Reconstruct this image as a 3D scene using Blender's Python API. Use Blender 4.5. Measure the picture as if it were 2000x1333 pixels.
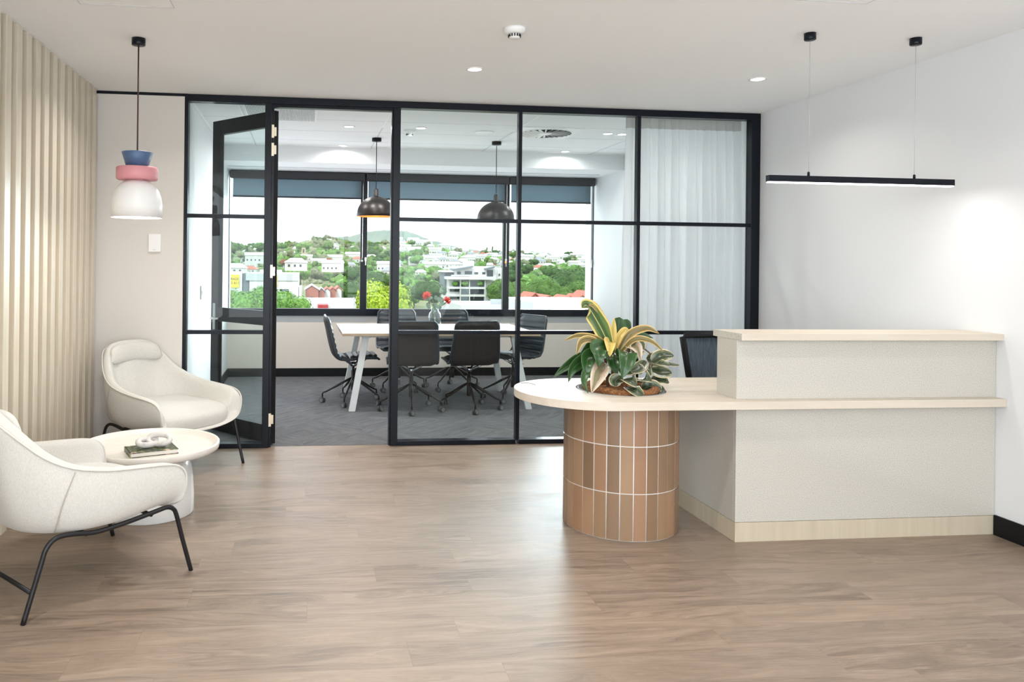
import bpy, bmesh, math, random
from mathutils import Vector, Matrix
random.seed(7)
PI = math.pi
for o in list(bpy.data.objects): bpy.data.objects.remove(o)
S = bpy.context.scene
COL = S.collection

# ---------------------------------------------------------------- camera
CAM = bpy.data.cameras.new('camera'); cam = bpy.data.objects.new('camera', CAM); COL.objects.link(cam)
CAM.sensor_fit = 'HORIZONTAL'; CAM.sensor_width = 36; CAM.lens = 1514.74 * 36 / 2000
CAM.shift_x = (1000 - 767.0) / 2000; CAM.shift_y = (512.8 - 666.5) / 2000
CAM.clip_start = .05; CAM.clip_end = 9000
RV = Vector((0.99365181, -0.1119407, 0.01119628)); DV = Vector((0.01112589, -0.00125346, -0.99993732)); FV = Vector((0.11194772, 0.9937141, 0))
cam.matrix_world = Matrix(((RV.x, -DV.x, -FV.x, 0), (RV.y, -DV.y, -FV.y, 0), (RV.z, -DV.z, -FV.z, 1.44), (0, 0, 0, 1)))
S.camera = cam
def at(u, v, Y):                      # point of the place at depth Y seen at (u, v) of the 2000x1333 frame
    r = RV * ((u - 767.0) / 1514.74) + DV * ((v - 512.8) / 1514.74) + FV
    return Vector((0, 0, 1.44)) + r * (Y / r.y)

# ---------------------------------------------------------------- world, sun, exposure
S.view_settings.view_transform = 'Standard'; S.view_settings.look = 'None'
S.view_settings.gamma = 1; S.view_settings.use_curve_mapping = False
S.view_settings.exposure = 0.58
W = bpy.data.worlds.new('sky'); S.world = W; W.use_nodes = True
wn = W.node_tree.nodes; wl = W.node_tree.links
wb = wn['Background']
tc = wn.new('ShaderNodeTexCoord'); wno = wn.new('ShaderNodeTexNoise'); wno.inputs['Scale'].default_value = 3.0; wno.inputs['Detail'].default_value = 4
wmap = wn.new('ShaderNodeMapping'); wmap.inputs['Scale'].default_value = (1, 1, 4)
wr = wn.new('ShaderNodeValToRGB'); wr.color_ramp.elements[0].position = .35; wr.color_ramp.elements[1].position = .65
wr.color_ramp.elements[0].color = (.87, .93, .99, 1); wr.color_ramp.elements[1].color = (.97, .98, 1.0, 1)
wl.new(tc.outputs['Generated'], wmap.inputs['Vector']); wl.new(wmap.outputs[0], wno.inputs['Vector']); wl.new(wno.outputs['Fac'], wr.inputs[0]); wl.new(wr.outputs[0], wb.inputs['Color'])
wb.inputs['Strength'].default_value = 2.1
def lamp(name, kind, loc, energy, color=(1, 1, 1), rot=(0, 0, 0), **kw):
    l = bpy.data.lights.new(name, kind); l.energy = energy; l.color = color
    for k, v in kw.items(): setattr(l, k, v)
    o = bpy.data.objects.new(name, l); COL.objects.link(o); o.location = loc; o.rotation_euler = rot
    return o
# hazy sun high behind the building, lights the suburb
lamp('sun', 'SUN', (0, -20, 60), 1.6, (1, .96, .88), (math.radians(48), 0, math.radians(-25)), angle=.04)
# the added fill lamps behind and left of the camera come further down
# bright hazy horizon on the window side: broad, low, cool light that rakes in through the window
hz = lamp('horizon_glow', 'SUN', (20, 40, 10), 6.0, (.84, .93, 1), angle=math.radians(42))
hz.rotation_euler = Vector((math.sin(math.radians(33)), math.cos(math.radians(33)), math.tan(math.radians(7)))).to_track_quat('Z', 'Y').to_euler()
# unseen area lamps added as daylight fill; the walls behind them have no opening
lamp('daylight_street_window', 'AREA', (1.0, -3.0, 1.5), 120, (.86, .94, 1), (PI / 2, 0, 0), shape='RECTANGLE', size=4.9, size_y=2.3)
lamp('daylight_side_window', 'AREA', (-1.54, -1.1, 1.5), 95, (.82, .92, 1), (PI / 2, 0, -PI / 2), shape='RECTANGLE', size=3.2, size_y=2.2)
pw = lamp('meeting_window_portal', 'AREA', (1.39, 9.96, 1.70), 1, (1, 1, 1), (-PI / 2, 0, 0), shape='RECTANGLE', size=4.7, size_y=1.72)
pw.data.cycles.is_portal = True
# ceiling downlights: soft disk lamps, only some with a fitting built further down
H = 2.706; H2 = 2.733                 # ceiling heights of reception and meeting room
DL_RECEPTION = [(1.082, 4.96), (3.018, 4.924), (-.85, 4.96), (1.08, 3.0), (2.75, 3.0), (-.7, 3.0), (1.08, 1.1), (2.7, 1.1), (-.5, 1.1), (1.08, -.9), (2.7, -.9), (-.5, -.9)]
DL_MEETING = [(.401, 7.398), (.397, 8.62), (1.086, 7.361), (2.945, 7.354), (3.10, 7.362), (2.943, 8.606), (-.25, 7.95), (1.7, 6.6), (.4, 6.6)]
for x, y in DL_RECEPTION: lamp('downlight_lamp', 'AREA', (x, y, H - .012), 3 if x > 2.6 else 7, (1, .955, .90), shape='DISK', size=.09, spread=math.radians(140))
for x, y in DL_MEETING: lamp('downlight_lamp', 'AREA', (x, y, H2 - .012), 3.5 if y > 8 or x > 3 else 7, (1, .99, .97), shape='DISK', size=.09, spread=math.radians(165))

# ---------------------------------------------------------------- materials
def mat(name, color=(.8, .8, .8), rough=.5, metal=0, spec=.5, noise=None, bump=None, trans=0, emit=None, coat=0, sheen=0):
    m = bpy.data.materials.new(name); m.use_nodes = True; n = m.node_tree.nodes; l = m.node_tree.links; b = n['Principled BSDF']
    b.inputs['Base Color'].default_value = (*color, 1); b.inputs['Roughness'].default_value = rough; b.inputs['Metallic'].default_value = metal
    b.inputs['Specular IOR Level'].default_value = spec; b.inputs['Transmission Weight'].default_value = trans; b.inputs['Coat Weight'].default_value = coat
    b.inputs['Sheen Weight'].default_value = sheen
    if emit: b.inputs['Emission Color'].default_value = (*emit[0], 1); b.inputs['Emission Strength'].default_value = emit[1]
    if noise or bump:
        t = n.new('ShaderNodeTexCoord')
    if noise:      # (scale xyz, other colour, low, high, detail)
        sc, c2, lo, hi = noise[:4]
        mp = n.new('ShaderNodeMapping'); mp.inputs['Scale'].default_value = sc if hasattr(sc, '__len__') else (sc, sc, sc)
        t2 = n.new('ShaderNodeTexNoise'); t2.inputs['Scale'].default_value = 1; t2.inputs['Detail'].default_value = noise[4] if len(noise) > 4 else 4
        r = n.new('ShaderNodeValToRGB'); r.color_ramp.elements[0].position = lo; r.color_ramp.elements[1].position = hi
        r.color_ramp.elements[0].color = (*color, 1); r.color_ramp.elements[1].color = (*c2, 1)
        l.new(t.outputs['Object'], mp.inputs[0]); l.new(mp.outputs[0], t2.inputs['Vector']); l.new(t2.outputs['Fac'], r.inputs[0]); l.new(r.outputs[0], b.inputs['Base Color'])
    if bump:       # (scale, strength, distance)
        sc = bump[0]
        mp = n.new('ShaderNodeMapping'); mp.inputs['Scale'].default_value = sc if hasattr(sc, '__len__') else (sc, sc, sc)
        t3 = n.new('ShaderNodeTexNoise'); t3.inputs['Scale'].default_value = 1; t3.inputs['Detail'].default_value = 3
        bp = n.new('ShaderNodeBump'); bp.inputs['Strength'].default_value = bump[1]; bp.inputs['Distance'].default_value = bump[2]
        l.new(t.outputs['Object'], mp.inputs[0]); l.new(mp.outputs[0], t3.inputs['Vector']); l.new(t3.outputs['Fac'], bp.inputs['Height']); l.new(bp.outputs[0], b.inputs['Normal'])
    return m
class NT:
    """tiny helper to wire maths nodes"""
    def __init__(s, m): s.n = m.node_tree.nodes; s.l = m.node_tree.links; s.b = s.n['Principled BSDF']
    def put(s, sock, v):
        if isinstance(v, (int, float)): sock.default_value = v
        elif isinstance(v, tuple): sock.default_value = v
        else: s.l.new(v, sock)
    def math(s, op, a, b=0.0, c=0.0):
        k = s.n.new('ShaderNodeMath'); k.operation = op; s.put(k.inputs[0], a); s.put(k.inputs[1], b); s.put(k.inputs[2], c); return k.outputs[0]
    def pos(s, kind='Object'):
        t = s.n.new('ShaderNodeTexCoord'); x = s.n.new('ShaderNodeSeparateXYZ'); s.l.new(t.outputs[kind], x.inputs[0]); return x.outputs
    def vec(s, x, y, z=0.0):
        k = s.n.new('ShaderNodeCombineXYZ'); s.put(k.inputs[0], x); s.put(k.inputs[1], y); s.put(k.inputs[2], z); return k.outputs[0]
    def noise(s, v, scale=1, detail=4, rough=.5):
        k = s.n.new('ShaderNodeTexNoise'); s.l.new(v, k.inputs['Vector']); k.inputs['Scale'].default_value = scale; k.inputs['Detail'].default_value = detail; k.inputs['Roughness'].default_value = rough; return k.outputs['Fac']
    def white(s, v, dim='2D'):
        k = s.n.new('ShaderNodeTexWhiteNoise'); k.noise_dimensions = dim; s.l.new(v, k.inputs['Vector' if dim != '1D' else 'W']); return k.outputs['Value']
    def ramp(s, v, stops):
        k = s.n.new('ShaderNodeValToRGB'); e = k.color_ramp.elements
        while len(e) < len(stops): e.new(.5)
        for i, (p, c) in enumerate(stops): e[i].position = p; e[i].color = (*c, 1)
        s.l.new(v, k.inputs[0]); return k.outputs[0]
    def mix(s, f, a, b, blend='MIX'):
        k = s.n.new('ShaderNodeMix'); k.data_type = 'RGBA'; k.blend_type = blend
        s.put(k.inputs[0], f); s.put(k.inputs[6], a if not isinstance(a, tuple) else (*a, 1)); s.put(k.inputs[7], b if not isinstance(b, tuple) else (*b, 1)); return k.outputs[2]
    def bump(s, h, strength, dist):
        k = s.n.new('ShaderNodeBump'); k.inputs['Strength'].default_value = strength; k.inputs['Distance'].default_value = dist; s.l.new(h, k.inputs['Height']); s.l.new(k.outputs[0], s.b.inputs['Normal'])
M = {}
M['ceiling'] = mat('white_ceiling_paint', (.955, .96, .965), .9, bump=(60, .05, .002))
M['wall'] = mat('warm_white_wall_paint', (.69, .655, .61), .75, bump=(90, .06, .001))
M['wallwhite'] = mat('white_wall_paint', (.77, .775, .785), .75, bump=(90, .06, .001))
M['tile'] = mat('ceiling_tile', (.83, .85, .86), .9, bump=(160, .08, .001))
M['tile_joint'] = mat('ceiling_tile_joint', (.60, .63, .65), .8)
M['tbar'] = mat('white_tee_bar', (.88, .9, .91), .5)
M['black'] = mat('black_powdercoat', (.005, .007, .012), .30, spec=.22)
M['doorblack'] = mat('door_powdercoat', (.008, .008, .009), .45, spec=.25)
M['skirt'] = mat('black_skirting', (.006, .006, .007), .5, spec=.2)
M['steel'] = mat('brushed_steel', (.55, .53, .5), .3, 1)
M['chrome'] = mat('chrome', (.7, .7, .72), .15, 1)
M['wire'] = mat('suspension_wire', (.55, .55, .55), .4, .6)
M['whiteplastic'] = mat('white_plastic', (.85, .85, .84), .4)
M['dark'] = mat('dark_slot', (.02, .02, .02), .8)
M['lampglow'] = mat('led_diffuser', (1, 1, 1), .5, emit=((1, .97, .92), 6))
M['blue'] = mat('blue_enamel', (.08, .145, .27), .42)
M['pink'] = mat('pink_enamel', (.70, .30, .33), .5)
M['shadewhite'] = mat('white_enamel', (.86, .85, .84), .35)
M['shadeinner'] = mat('white_enamel_inner', (.9, .9, .88), .4, emit=((1, .95, .86), 1.3))  # lamplight on the inner enamel is put in as emission
M['cord'] = mat('dark_red_cord', (.06, .018, .016), .7)
M['copper'] = mat('copper_lining', (.75, .28, .07), .35, .85, emit=((1, .38, .08), .35))  # orange bulb glow is put into the copper as emission
M['shadeblack'] = mat('matt_black_shade', (.018, .014, .012), .36, .3)
M['fabric'] = mat('cream_woven_fabric', (.60, .58, .535), .92, spec=.2, sheen=.2, noise=((220, 220, 120), (.67, .65, .605), .35, .65, 2), bump=(420, .35, .0015))
M['piping'] = mat('cream_piping', (.67, .64, .585), .9, spec=.2)
M['legblack'] = mat('black_steel_tube', (.012, .012, .014), .4, .2)
M['cream'] = mat('cream_lacquer', (.72, .67, .61), .40, noise=((3, 18, 3), (.75, .70, .64), .4, .6))
M['creambase'] = mat('white_gloss_lacquer', (.72, .71, .69), .2, coat=.4)
M['marble'] = mat('white_marble', (.62, .60, .58), .35, noise=(30, (.45, .43, .42), .52, .70))
M['paper'] = mat('book_paper', (.78, .75, .70), .8, noise=((2, 2, 900), (.6, .57, .52), .4, .6))
M['leather'] = mat('black_leather', (.022, .032, .042), .33, bump=(180, .15, .001))
M['shell'] = mat('dark_upholstered_shell', (.018, .014, .014), .75, noise=(260, (.038, .029, .027), .4, .65, 2))
M['wheel'] = mat('grey_castor', (.07, .07, .072), .5)
M['wheelcap'] = mat('grey_castor_cap', (.22, .22, .21), .5)
M['dustlegs'] = mat('dark_bronze_metal', (.035, .030, .028), .35, .6)
M['whitemetal'] = mat('white_powdercoat', (.74, .75, .74), .45)
M['coir'] = mat('coir_fibre', (.16, .06, .02), 1, noise=((90, 90, 140), (.42, .19, .07), .35, .7), bump=(160, 1, .01))
M['bowl'] = mat('grey_planter_liner', (.20, .22, .24), .5)
M['stem'] = mat('brown_stem', (.10, .06, .035), .7)
M['greenstem'] = mat('green_stem', (.10, .17, .05), .6)
M['mesh'] = mat('blue_grey_chair_mesh', (.055, .075, .10), .85, noise=((300, 300, 8), (.11, .14, .18), .4, .6, 2))
M['grout'] = mat('white_grout', (.80, .76, .71), .9)
M['blindtube'] = mat('black_blind_cassette', (.014, .014, .018), .55)
M['alu'] = mat('grey_aluminium_apron', (.36, .37, .37), .5)
M['tan'] = mat('beige_wall_panel', (.70, .64, .57), .85)
M['hinge'] = mat('nickel_hinge', (.72, .62, .48), .35, .7)
M['red'] = mat('red_petals', (.50, .012, .008), .6, noise=(60, (.72, .05, .02), .4, .6))
M['eucalypt'] = mat('grey_green_leaf', (.10, .19, .13), .6, noise=(40, (.17, .27, .20), .4, .6))
M['tabletop'] = mat('pale_oak_laminate', (.66, .56, .47), .3, noise=((2, 26, 2), (.74, .65, .57), .3, .7))
M['tableedge'] = mat('oak_edge', (.50, .37, .25), .5)

# pale maple of the desk tops
def woodmat(name, a, b, sc, rough=.35):
    m = mat(name, a, rough); t = NT(m); p = t.pos()
    f = t.noise(t.vec(t.math('MULTIPLY', p[0], sc[0]), t.math('MULTIPLY', p[1], sc[1]), t.math('MULTIPLY', p[2], sc[2])), 1, 6, .6)
    t.l.new(t.ramp(f, [(.3, a), (.7, b)]), t.b.inputs['Base Color']); return m
M['maple'] = woodmat('pale_maple', (.60, .52, .425), (.67, .595, .50), (2.2, 22, 22), .5); M['maple'].node_tree.nodes['Principled BSDF'].inputs['Specular IOR Level'].default_value = .25
M['maplekick'] = woodmat('maple_kickboard', (.50, .425, .315), (.58, .50, .38), (24, 24, 1.5), .4)
M['slat'] = woodmat('pale_timber_slat', (.62, .54, .42), (.72, .645, .53), (30, 30, 1.2), .25); M['slat'].node_tree.nodes['Principled BSDF'].inputs['Specular IOR Level'].default_value = .85
M['slatwall'] = mat('slat_backing', (.50, .42, .31), .8)
m = M['laminate'] = mat('speckled_beige_laminate', (.66, .61, .54), .13, spec=.5)
t = NT(m); p = t.pos(); f = t.noise(t.vec(p[0], p[1], p[2]), 260, 2)
g = t.noise(t.vec(t.math('MULTIPLY', p[0], 1.5), t.math('MULTIPLY', p[1], 1.5), t.math('MULTIPLY', p[2], 1.5)), 3, 4)
c = t.ramp(f, [(.36, (.41, .38, .325)), (.5, (.545, .51, .45)), (.66, (.62, .59, .53))])
t.l.new(t.mix(t.math('MULTIPLY', g, .12), c, (.5, .5, .48)), t.b.inputs['Base Color'])

# oak-look vinyl planks: rows across the room, per-plank tone, long grain
m = M['planks'] = mat('oak_planks', (.4, .3, .22), .36, spec=.45); t = NT(m); p = t.pos()
row = t.math('FLOOR', t.math('DIVIDE', t.math('SUBTRACT', p[1], .146), .185))
fy = t.math('FRACT', t.math('DIVIDE', t.math('SUBTRACT', p[1], .146), .185))
off = t.math('MULTIPLY', t.white(t.vec(row, 3.1)), 1.22)
px_ = t.math('DIVIDE', t.math('ADD', p[0], off), 1.22)
colm = t.math('FLOOR', px_); fx = t.math('FRACT', px_)
rnd = t.white(t.vec(row, colm)); rnd2 = t.white(t.vec(colm, t.math('ADD', row, 57.3)))
gx = t.math('ADD', p[0], t.math('MULTIPLY', rnd, 37)); gy = t.math('ADD', t.math('MULTIPLY', p[1], 1), t.math('MULTIPLY', rnd2, 19))
warp = t.noise(t.vec(t.math('MULTIPLY', gx, .9), t.math('MULTIPLY', gy, 5)), 1, 3)
grain = t.noise(t.vec(t.math('MULTIPLY', gx, 1.5), t.math('ADD', t.math('MULTIPLY', gy, 22), t.math('MULTIPLY', warp, 9))), 1, 7, .70)
fine = t.noise(t.vec(t.math('MULTIPLY', gx, 9), t.math('MULTIPLY', gy, 260)), 1, 3)
base = t.ramp(grain, [(.34, (.064, .041, .027)), (.43, (.145, .098, .066)), (.51, (.208, .147, .103)), (.63, (.30, .220, .160))])
base = t.mix(.20, base, t.ramp(fine, [(.3, (.10, .07, .05)), (.7, (.5, .42, .35))]))
base = t.mix(t.math('MULTIPLY', rnd, .30), base, (.42, .315, .235)); base = t.mix(t.math('MULTIPLY', rnd2, .26), base, (.20, .155, .125))
e1 = t.math('LESS_THAN', fy, .010); e2 = t.math('LESS_THAN', fx, .0016)
base = t.mix(t.math('MULTIPLY', t.math('MAXIMUM', e1, e2), .45), base, (.14, .10, .075))
t.l.new(base, t.b.inputs['Base Color']); t.l.new(t.math('ADD', .30, t.math('MULTIPLY', grain, .22)), t.b.inputs['Roughness'])
t.bump(t.math('ADD', fine, t.math('MULTIPLY', grain, .5)), .05, .002)

# carpet tiles with diagonal tufted streaks
m = M['carpet'] = mat('grey_carpet_tiles', (.2, .2, .21), 1, spec=.1); t = NT(m); p = t.pos()
tx = t.math('FLOOR', t.math('DIVIDE', p[0], .5)); ty = t.math('FLOOR', t.math('DIVIDE', p[1], .5)); rr = t.white(t.vec(tx, ty))
sg = t.math('SUBTRACT', t.math('MULTIPLY', t.math('GREATER_THAN', rr, .5), 2), 1)
dgl = t.math('ADD', t.math('MULTIPLY', p[0], sg), p[1])
st = t.noise(t.vec(t.math('MULTIPLY', dgl, 26), t.math('MULTIPLY', t.math('SUBTRACT', p[1], t.math('MULTIPLY', p[0], sg)), 3.5), rr), 1, 5, .65)
pile = t.noise(t.vec(p[0], p[1]), 230, 2)
cc = t.mix(.45, t.ramp(st, [(.32, (.075, .076, .08)), (.68, (.195, .195, .20))]), t.ramp(pile, [(.35, (.05, .05, .053)), (.65, (.23, .235, .245))]))
t.l.new(cc, t.b.inputs['Base Color']); t.bump(pile, .6, .006)

# terracotta kit-kat tiles: each tile its own tone via attribute
m = M['terracotta'] = mat('terracotta_tile', (.4, .2, .1), .30); t = NT(m)
at_ = t.n.new('ShaderNodeAttribute'); at_.attribute_name = 'tone'; p = t.pos(); mt = t.noise(t.vec(p[0], p[1], p[2]), 14, 5)
cc = t.ramp(at_.outputs['Fac'], [(0, (.185, .112, .066)), (.45, (.26, .162, .094)), (.75, (.36, .225, .132)), (1, (.33, .18, .105))])
cc = t.mix(t.math('MULTIPLY', mt, .35), cc, (.27, .17, .10), 'MIX'); t.l.new(cc, t.b.inputs['Base Color'])

# architectural glass: clear with a fresnel reflection
def glassmat(name, tint=(.93, .975, .965), refl=1.0):
    m = bpy.data.materials.new(name); m.use_nodes = True; n = m.node_tree.nodes; l = m.node_tree.links
    for k in list(n):
        if k.type != 'OUTPUT_MATERIAL': n.remove(k)
    out = [k for k in n if k.type == 'OUTPUT_MATERIAL'][0]
    tr = n.new('ShaderNodeBsdfTransparent'); tr.inputs[0].default_value = (*tint, 1)
    gl = n.new('ShaderNodeBsdfGlossy'); gl.inputs['Roughness'].default_value = 0.0; gl.inputs['Color'].default_value = (1, 1, 1, 1)
    lw = n.new('ShaderNodeFresnel'); lw.inputs['IOR'].default_value = 1.45
    geo = n.new('ShaderNodeNewGeometry'); inv = n.new('ShaderNodeMath'); inv.operation = 'SUBTRACT'; inv.inputs[0].default_value = 1; l.new(geo.outputs['Backfacing'], inv.inputs[1])
    mu = n.new('ShaderNodeMath'); mu.operation = 'MULTIPLY'; l.new(lw.outputs[0], mu.inputs[0]); l.new(inv.outputs[0], mu.inputs[1])
    m2 = n.new('ShaderNodeMath'); m2.operation = 'MULTIPLY'; m2.inputs[1].default_value = refl; l.new(mu.outputs[0], m2.inputs[0])
    mx = n.new('ShaderNodeMixShader'); l.new(m2.outputs[0], mx.inputs[0]); l.new(tr.outputs[0], mx.inputs[1]); l.new(gl.outputs[0], mx.inputs[2]); l.new(mx.outputs[0], out.inputs[0])
    return m
M['glass'] = glassmat('clear_partition_glass', (.94, .975, .97), .48)
M['winglass'] = glassmat('window_glass', (.97, .985, .985), .6)
M['vaseglass'] = glassmat('clear_vase_glass', (.90, .95, .96), 2.0)
def clothmat(name, color, transp, translu):
    m = bpy.data.materials.new(name); m.use_nodes = True; n = m.node_tree.nodes; l = m.node_tree.links
    out = [k for k in n if k.type == 'OUTPUT_MATERIAL'][0]; b = n['Principled BSDF']; b.inputs['Base Color'].default_value = (*color, 1); b.inputs['Roughness'].default_value = .9; b.inputs['Specular IOR Level'].default_value = .1
    tl = n.new('ShaderNodeBsdfTranslucent'); tl.inputs[0].default_value = (*color, 1); tr = n.new('ShaderNodeBsdfTransparent')
    a = n.new('ShaderNodeMixShader'); a.inputs[0].default_value = translu; l.new(b.outputs[0], a.inputs[1]); l.new(tl.outputs[0], a.inputs[2])
    c = n.new('ShaderNodeMixShader'); c.inputs[0].default_value = transp; l.new(a.outputs[0], c.inputs[1]); l.new(tr.outputs[0], c.inputs[2]); l.new(c.outputs[0], out.inputs[0])
    return m
M['sheer'] = clothmat('white_sheer_curtain', (.86, .85, .87), .12, .6)
M['sheerhead'] = clothmat('curtain_heading_tape', (.52, .50, .48), .05, .4)
M['blind'] = clothmat('blue_grey_sunscreen_blind', (.15, .205, .235), .10, .7)

# ---------------------------------------------------------------- mesh helpers
class MB:
    def __init__(s): s.b = bmesh.new(); s.mi = 0; s.smooth = []
    def _m(s, fs, smooth=False):
        for f in fs: f.material_index = s.mi; f.smooth = smooth
        return s
    def box(s, x0, x1, y0, y1, z0, z1, mtx=None, bev=0, seg=2):
        b2 = bmesh.new(); bmesh.ops.create_cube(b2, size=1)
        for v in b2.verts: v.co = Vector(((x0 + x1) / 2 + v.co.x * (x1 - x0), (y0 + y1) / 2 + v.co.y * (y1 - y0), (z0 + z1) / 2 + v.co.z * (z1 - z0)))
        if bev: bmesh.ops.bevel(b2, geom=b2.edges[:], offset=bev, segments=seg, profile=.5, affect='EDGES')
        return s.merge(b2, mtx)
    def merge(s, b2, mtx=None, smooth=False):
        vm = {}
        for v in b2.verts: vm[v] = s.b.verts.new(mtx @ v.co if mtx else v.co)
        for f in b2.faces:
            try: nf = s.b.faces.new([vm[v] for v in f.verts]); nf.material_index = s.mi; nf.smooth = smooth or f.smooth
            except ValueError: pass
        b2.free(); return s
    def grid(s, rows, closed_u=False, closed_v=False, smooth=True):      # rows[v][u]
        V = [[s.b.verts.new(p) for p in r] for r in rows]; nv, nu = len(V), len(V[0])
        for j in range(nv if closed_v else nv - 1):
            for i in range(nu if closed_u else nu - 1):
                a, b, c, d = V[j][i], V[j][(i + 1) % nu], V[(j + 1) % nv][(i + 1) % nu], V[(j + 1) % nv][i]
                try: f = s.b.faces.new((a, b, c, d)); f.material_index = s.mi; f.smooth = smooth
                except ValueError: pass
        return V
    def cap(s, ring, flip=False):
        try: f = s.b.faces.new(ring[::-1] if flip else ring); f.material_index = s.mi
        except ValueError: pass
    def tube(s, pts, r, seg=10, cap=True, closed=False):
        pts = [Vector(p) for p in pts]; n = len(pts); rows = []; up = None
        for i, p in enumerate(pts):
            if closed: t = (pts[(i + 1) % n] - pts[i - 1]).normalized()
            else: t = (pts[min(i + 1, n - 1)] - pts[max(i - 1, 0)]).normalized()
            if up is None: up = Vector((0, 0, 1)) if abs(t.z) < .9 else Vector((1, 0, 0))
            a = (up - t * up.dot(t)).normalized(); b = t.cross(a); up = a
            rr = r[i] if hasattr(r, '__len__') else r
            rows.append([p + (a * math.cos(2 * PI * k / seg) + b * math.sin(2 * PI * k / seg)) * rr for k in range(seg)])
        V = s.grid(rows, closed_u=True, closed_v=closed)
        if cap and not closed: s.cap(V[0], True); s.cap(V[-1])
        return s
    def lathe(s, prof, seg=32, c=(0, 0), z=0, closed=False, smooth=True):
        rows = [[Vector((c[0] + r * math.cos(2 * PI * k / seg), c[1] + r * math.sin(2 * PI * k / seg), z + h)) for k in range(seg)] for r, h in prof]
        V = s.grid(rows, closed_u=True, closed_v=closed, smooth=smooth)
        if not closed:
            if prof[0][0] > 1e-4: s.cap(V[0], True)
            if prof[-1][0] > 1e-4: s.cap(V[-1])
        return s
    def prism(s, poly, z0, z1, holes=None):      # poly ccw [(x,y)]
        a = [s.b.verts.new((x, y, z0)) for x, y in poly]; b = [s.b.verts.new((x, y, z1)) for x, y in poly]; n = len(poly)
        for i in range(n):
            f = s.b.faces.new((a[i], a[(i + 1) % n], b[(i + 1) % n], b[i])); f.material_index = s.mi
        s.cap(a, True); s.cap(b); return s
    def build(s, name, m, parent=None, bevel=0, weld=True, subsurf=0):
        if weld: bmesh.ops.remove_doubles(s.b, verts=s.b.verts[:], dist=1e-5)
        bmesh.ops.recalc_face_normals(s.b, faces=s.b.faces[:])
        me = bpy.data.meshes.new(name); s.b.to_mesh(me); s.b.free()
        for k in (m if isinstance(m, (list, tuple)) else [m]): me.materials.append(k)
        o = bpy.data.objects.new(name, me); COL.objects.link(o)
        if parent: o.parent = parent
        if bevel:
            md = o.modifiers.new('bevel', 'BEVEL'); md.width = bevel; md.segments = 2; md.limit_method = 'ANGLE'; md.harden_normals = False
        if subsurf:
            md = o.modifiers.new('subsurf', 'SUBSURF'); md.levels = subsurf; md.render_levels = subsurf
        return o
def tag(o, label=None, cat=None, group=None, kind=None):
    for k, v in (('label', label), ('category', cat), ('group', group), ('kind', kind)):
        if v: o[k] = v
    return o
def thing(name, label, cat, loc=(0, 0, 0), rz=0, group=None):
    o = bpy.data.objects.new(name, None); COL.objects.link(o); o.location = loc; o.rotation_euler = (0, 0, rz); o.empty_display_size = .1
    return tag(o, label, cat, group)
def kids(o): return [c for c in bpy.data.objects if c.parent == o]
def copy_tree(o, parent=None):
    c = o.copy(); COL.objects.link(c); c.parent = parent
    for ch in kids(o): copy_tree(ch, c)
    return c
def struct(name, mb, m, parent=None, **kw):
    o = mb.build(name, m, parent, **kw)
    if not parent: o['kind'] = 'structure'
    return o
def smoothpath(pts, n=8):
    P = [Vector(p) for p in pts]; P = [P[0] * 2 - P[1]] + P + [P[-1] * 2 - P[-2]]; out = []
    for i in range(1, len(P) - 2):
        for k in range(n):
            t = k / n; a, b, c, d = P[i - 1], P[i], P[i + 1], P[i + 2]
            out.append(.5 * ((2 * b) + (c - a) * t + (2 * a - 5 * b + 4 * c - d) * t * t + (3 * b - a - 3 * c + d) * t ** 3))
    out.append(P[-2]); return out
# ================================================================ setting
D = 6.035; XL = -1.552; XR = 3.732; XB = -.945; YW = 9.75; YB = 8.78
struct('floor', MB().box(-1.66, XR + .1, -3.1, D + .05, -.12, 0), M['planks'])
struct('floor', MB().box(-1.1, XR + .1, D + .05, YW + .3, -.12, .002), M['carpet'])
# reception ceiling, with the hairlines of two access hatches
struct('ceiling', MB().box(-1.75, XR + .1, -3.1, D + .05, H, H + .1), M['ceiling'])
def hatch(n, x0, x1, y0, y1):
    g = MB()
    for a in ((x0, x1, y0, y0 + .004), (x0, x1, y1 - .004, y1), (x0, x0 + .004, y0, y1), (x1 - .004, x1, y0, y1)): g.box(a[0], a[1], a[2], a[3], H - .0015, H + .001)
    struct('trim_%d' % n, g, M['tile_joint'])
hatch(1, -1.125, -.666, 3.54, 3.995); hatch(2, 2.02, 2.66, 2.9, 3.44)
struct('wall_left', MB().box(-1.75, -1.65, -3.1, D + .1, 0, H), M['wall'])
struct('wall_right', MB().box(XR, XR + .1, -3.1, D + .05, 0, H), M['wallwhite'])
struct('wall_right', MB().box(XR, XR + .1, D + .05, YW + .3, 0, 2.9), M['wallwhite'])
struct('wall_rear', MB().box(-1.75, XR + .1, -3.2, -3.1, 0, H), M['wallwhite'])
struct('wall_back', MB().box(-1.65, -.924, D, D + .1, 0, H - .022), M['wall'])
g = MB(); g.box(-1.65, -.90, D - .001, D + .09, H - .022, H); struct('trim_3', g, M['black'])
struct('wall_meeting_left', MB().box(XB - .1, XB, D + .1, YW + .3, 0, 2.9), M['wallwhite'])
# skirtings
struct('baseboard_right', MB().box(XR - .012, XR, -3.1, 3.81, 0, .1076), M['skirt'], bevel=.001)
struct('baseboard_back', MB().box(-1.65, -.925, D - .012, D, 0, .1), M['skirt'], bevel=.001)
struct('baseboard_meeting', MB().box(XB, XR, YW - .014, YW, .002, .106), M['skirt'], bevel=.001)
struct('baseboard_meeting_left', MB().box(XB, XB + .014, D + .12, YW - .014, .002, .106), M['skirt'], bevel=.001)
struct('baseboard_meeting_right', MB().box(XR - .014, XR, 6.4, YW - .014, .002, .106), M['skirt'], bevel=.001)
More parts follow.
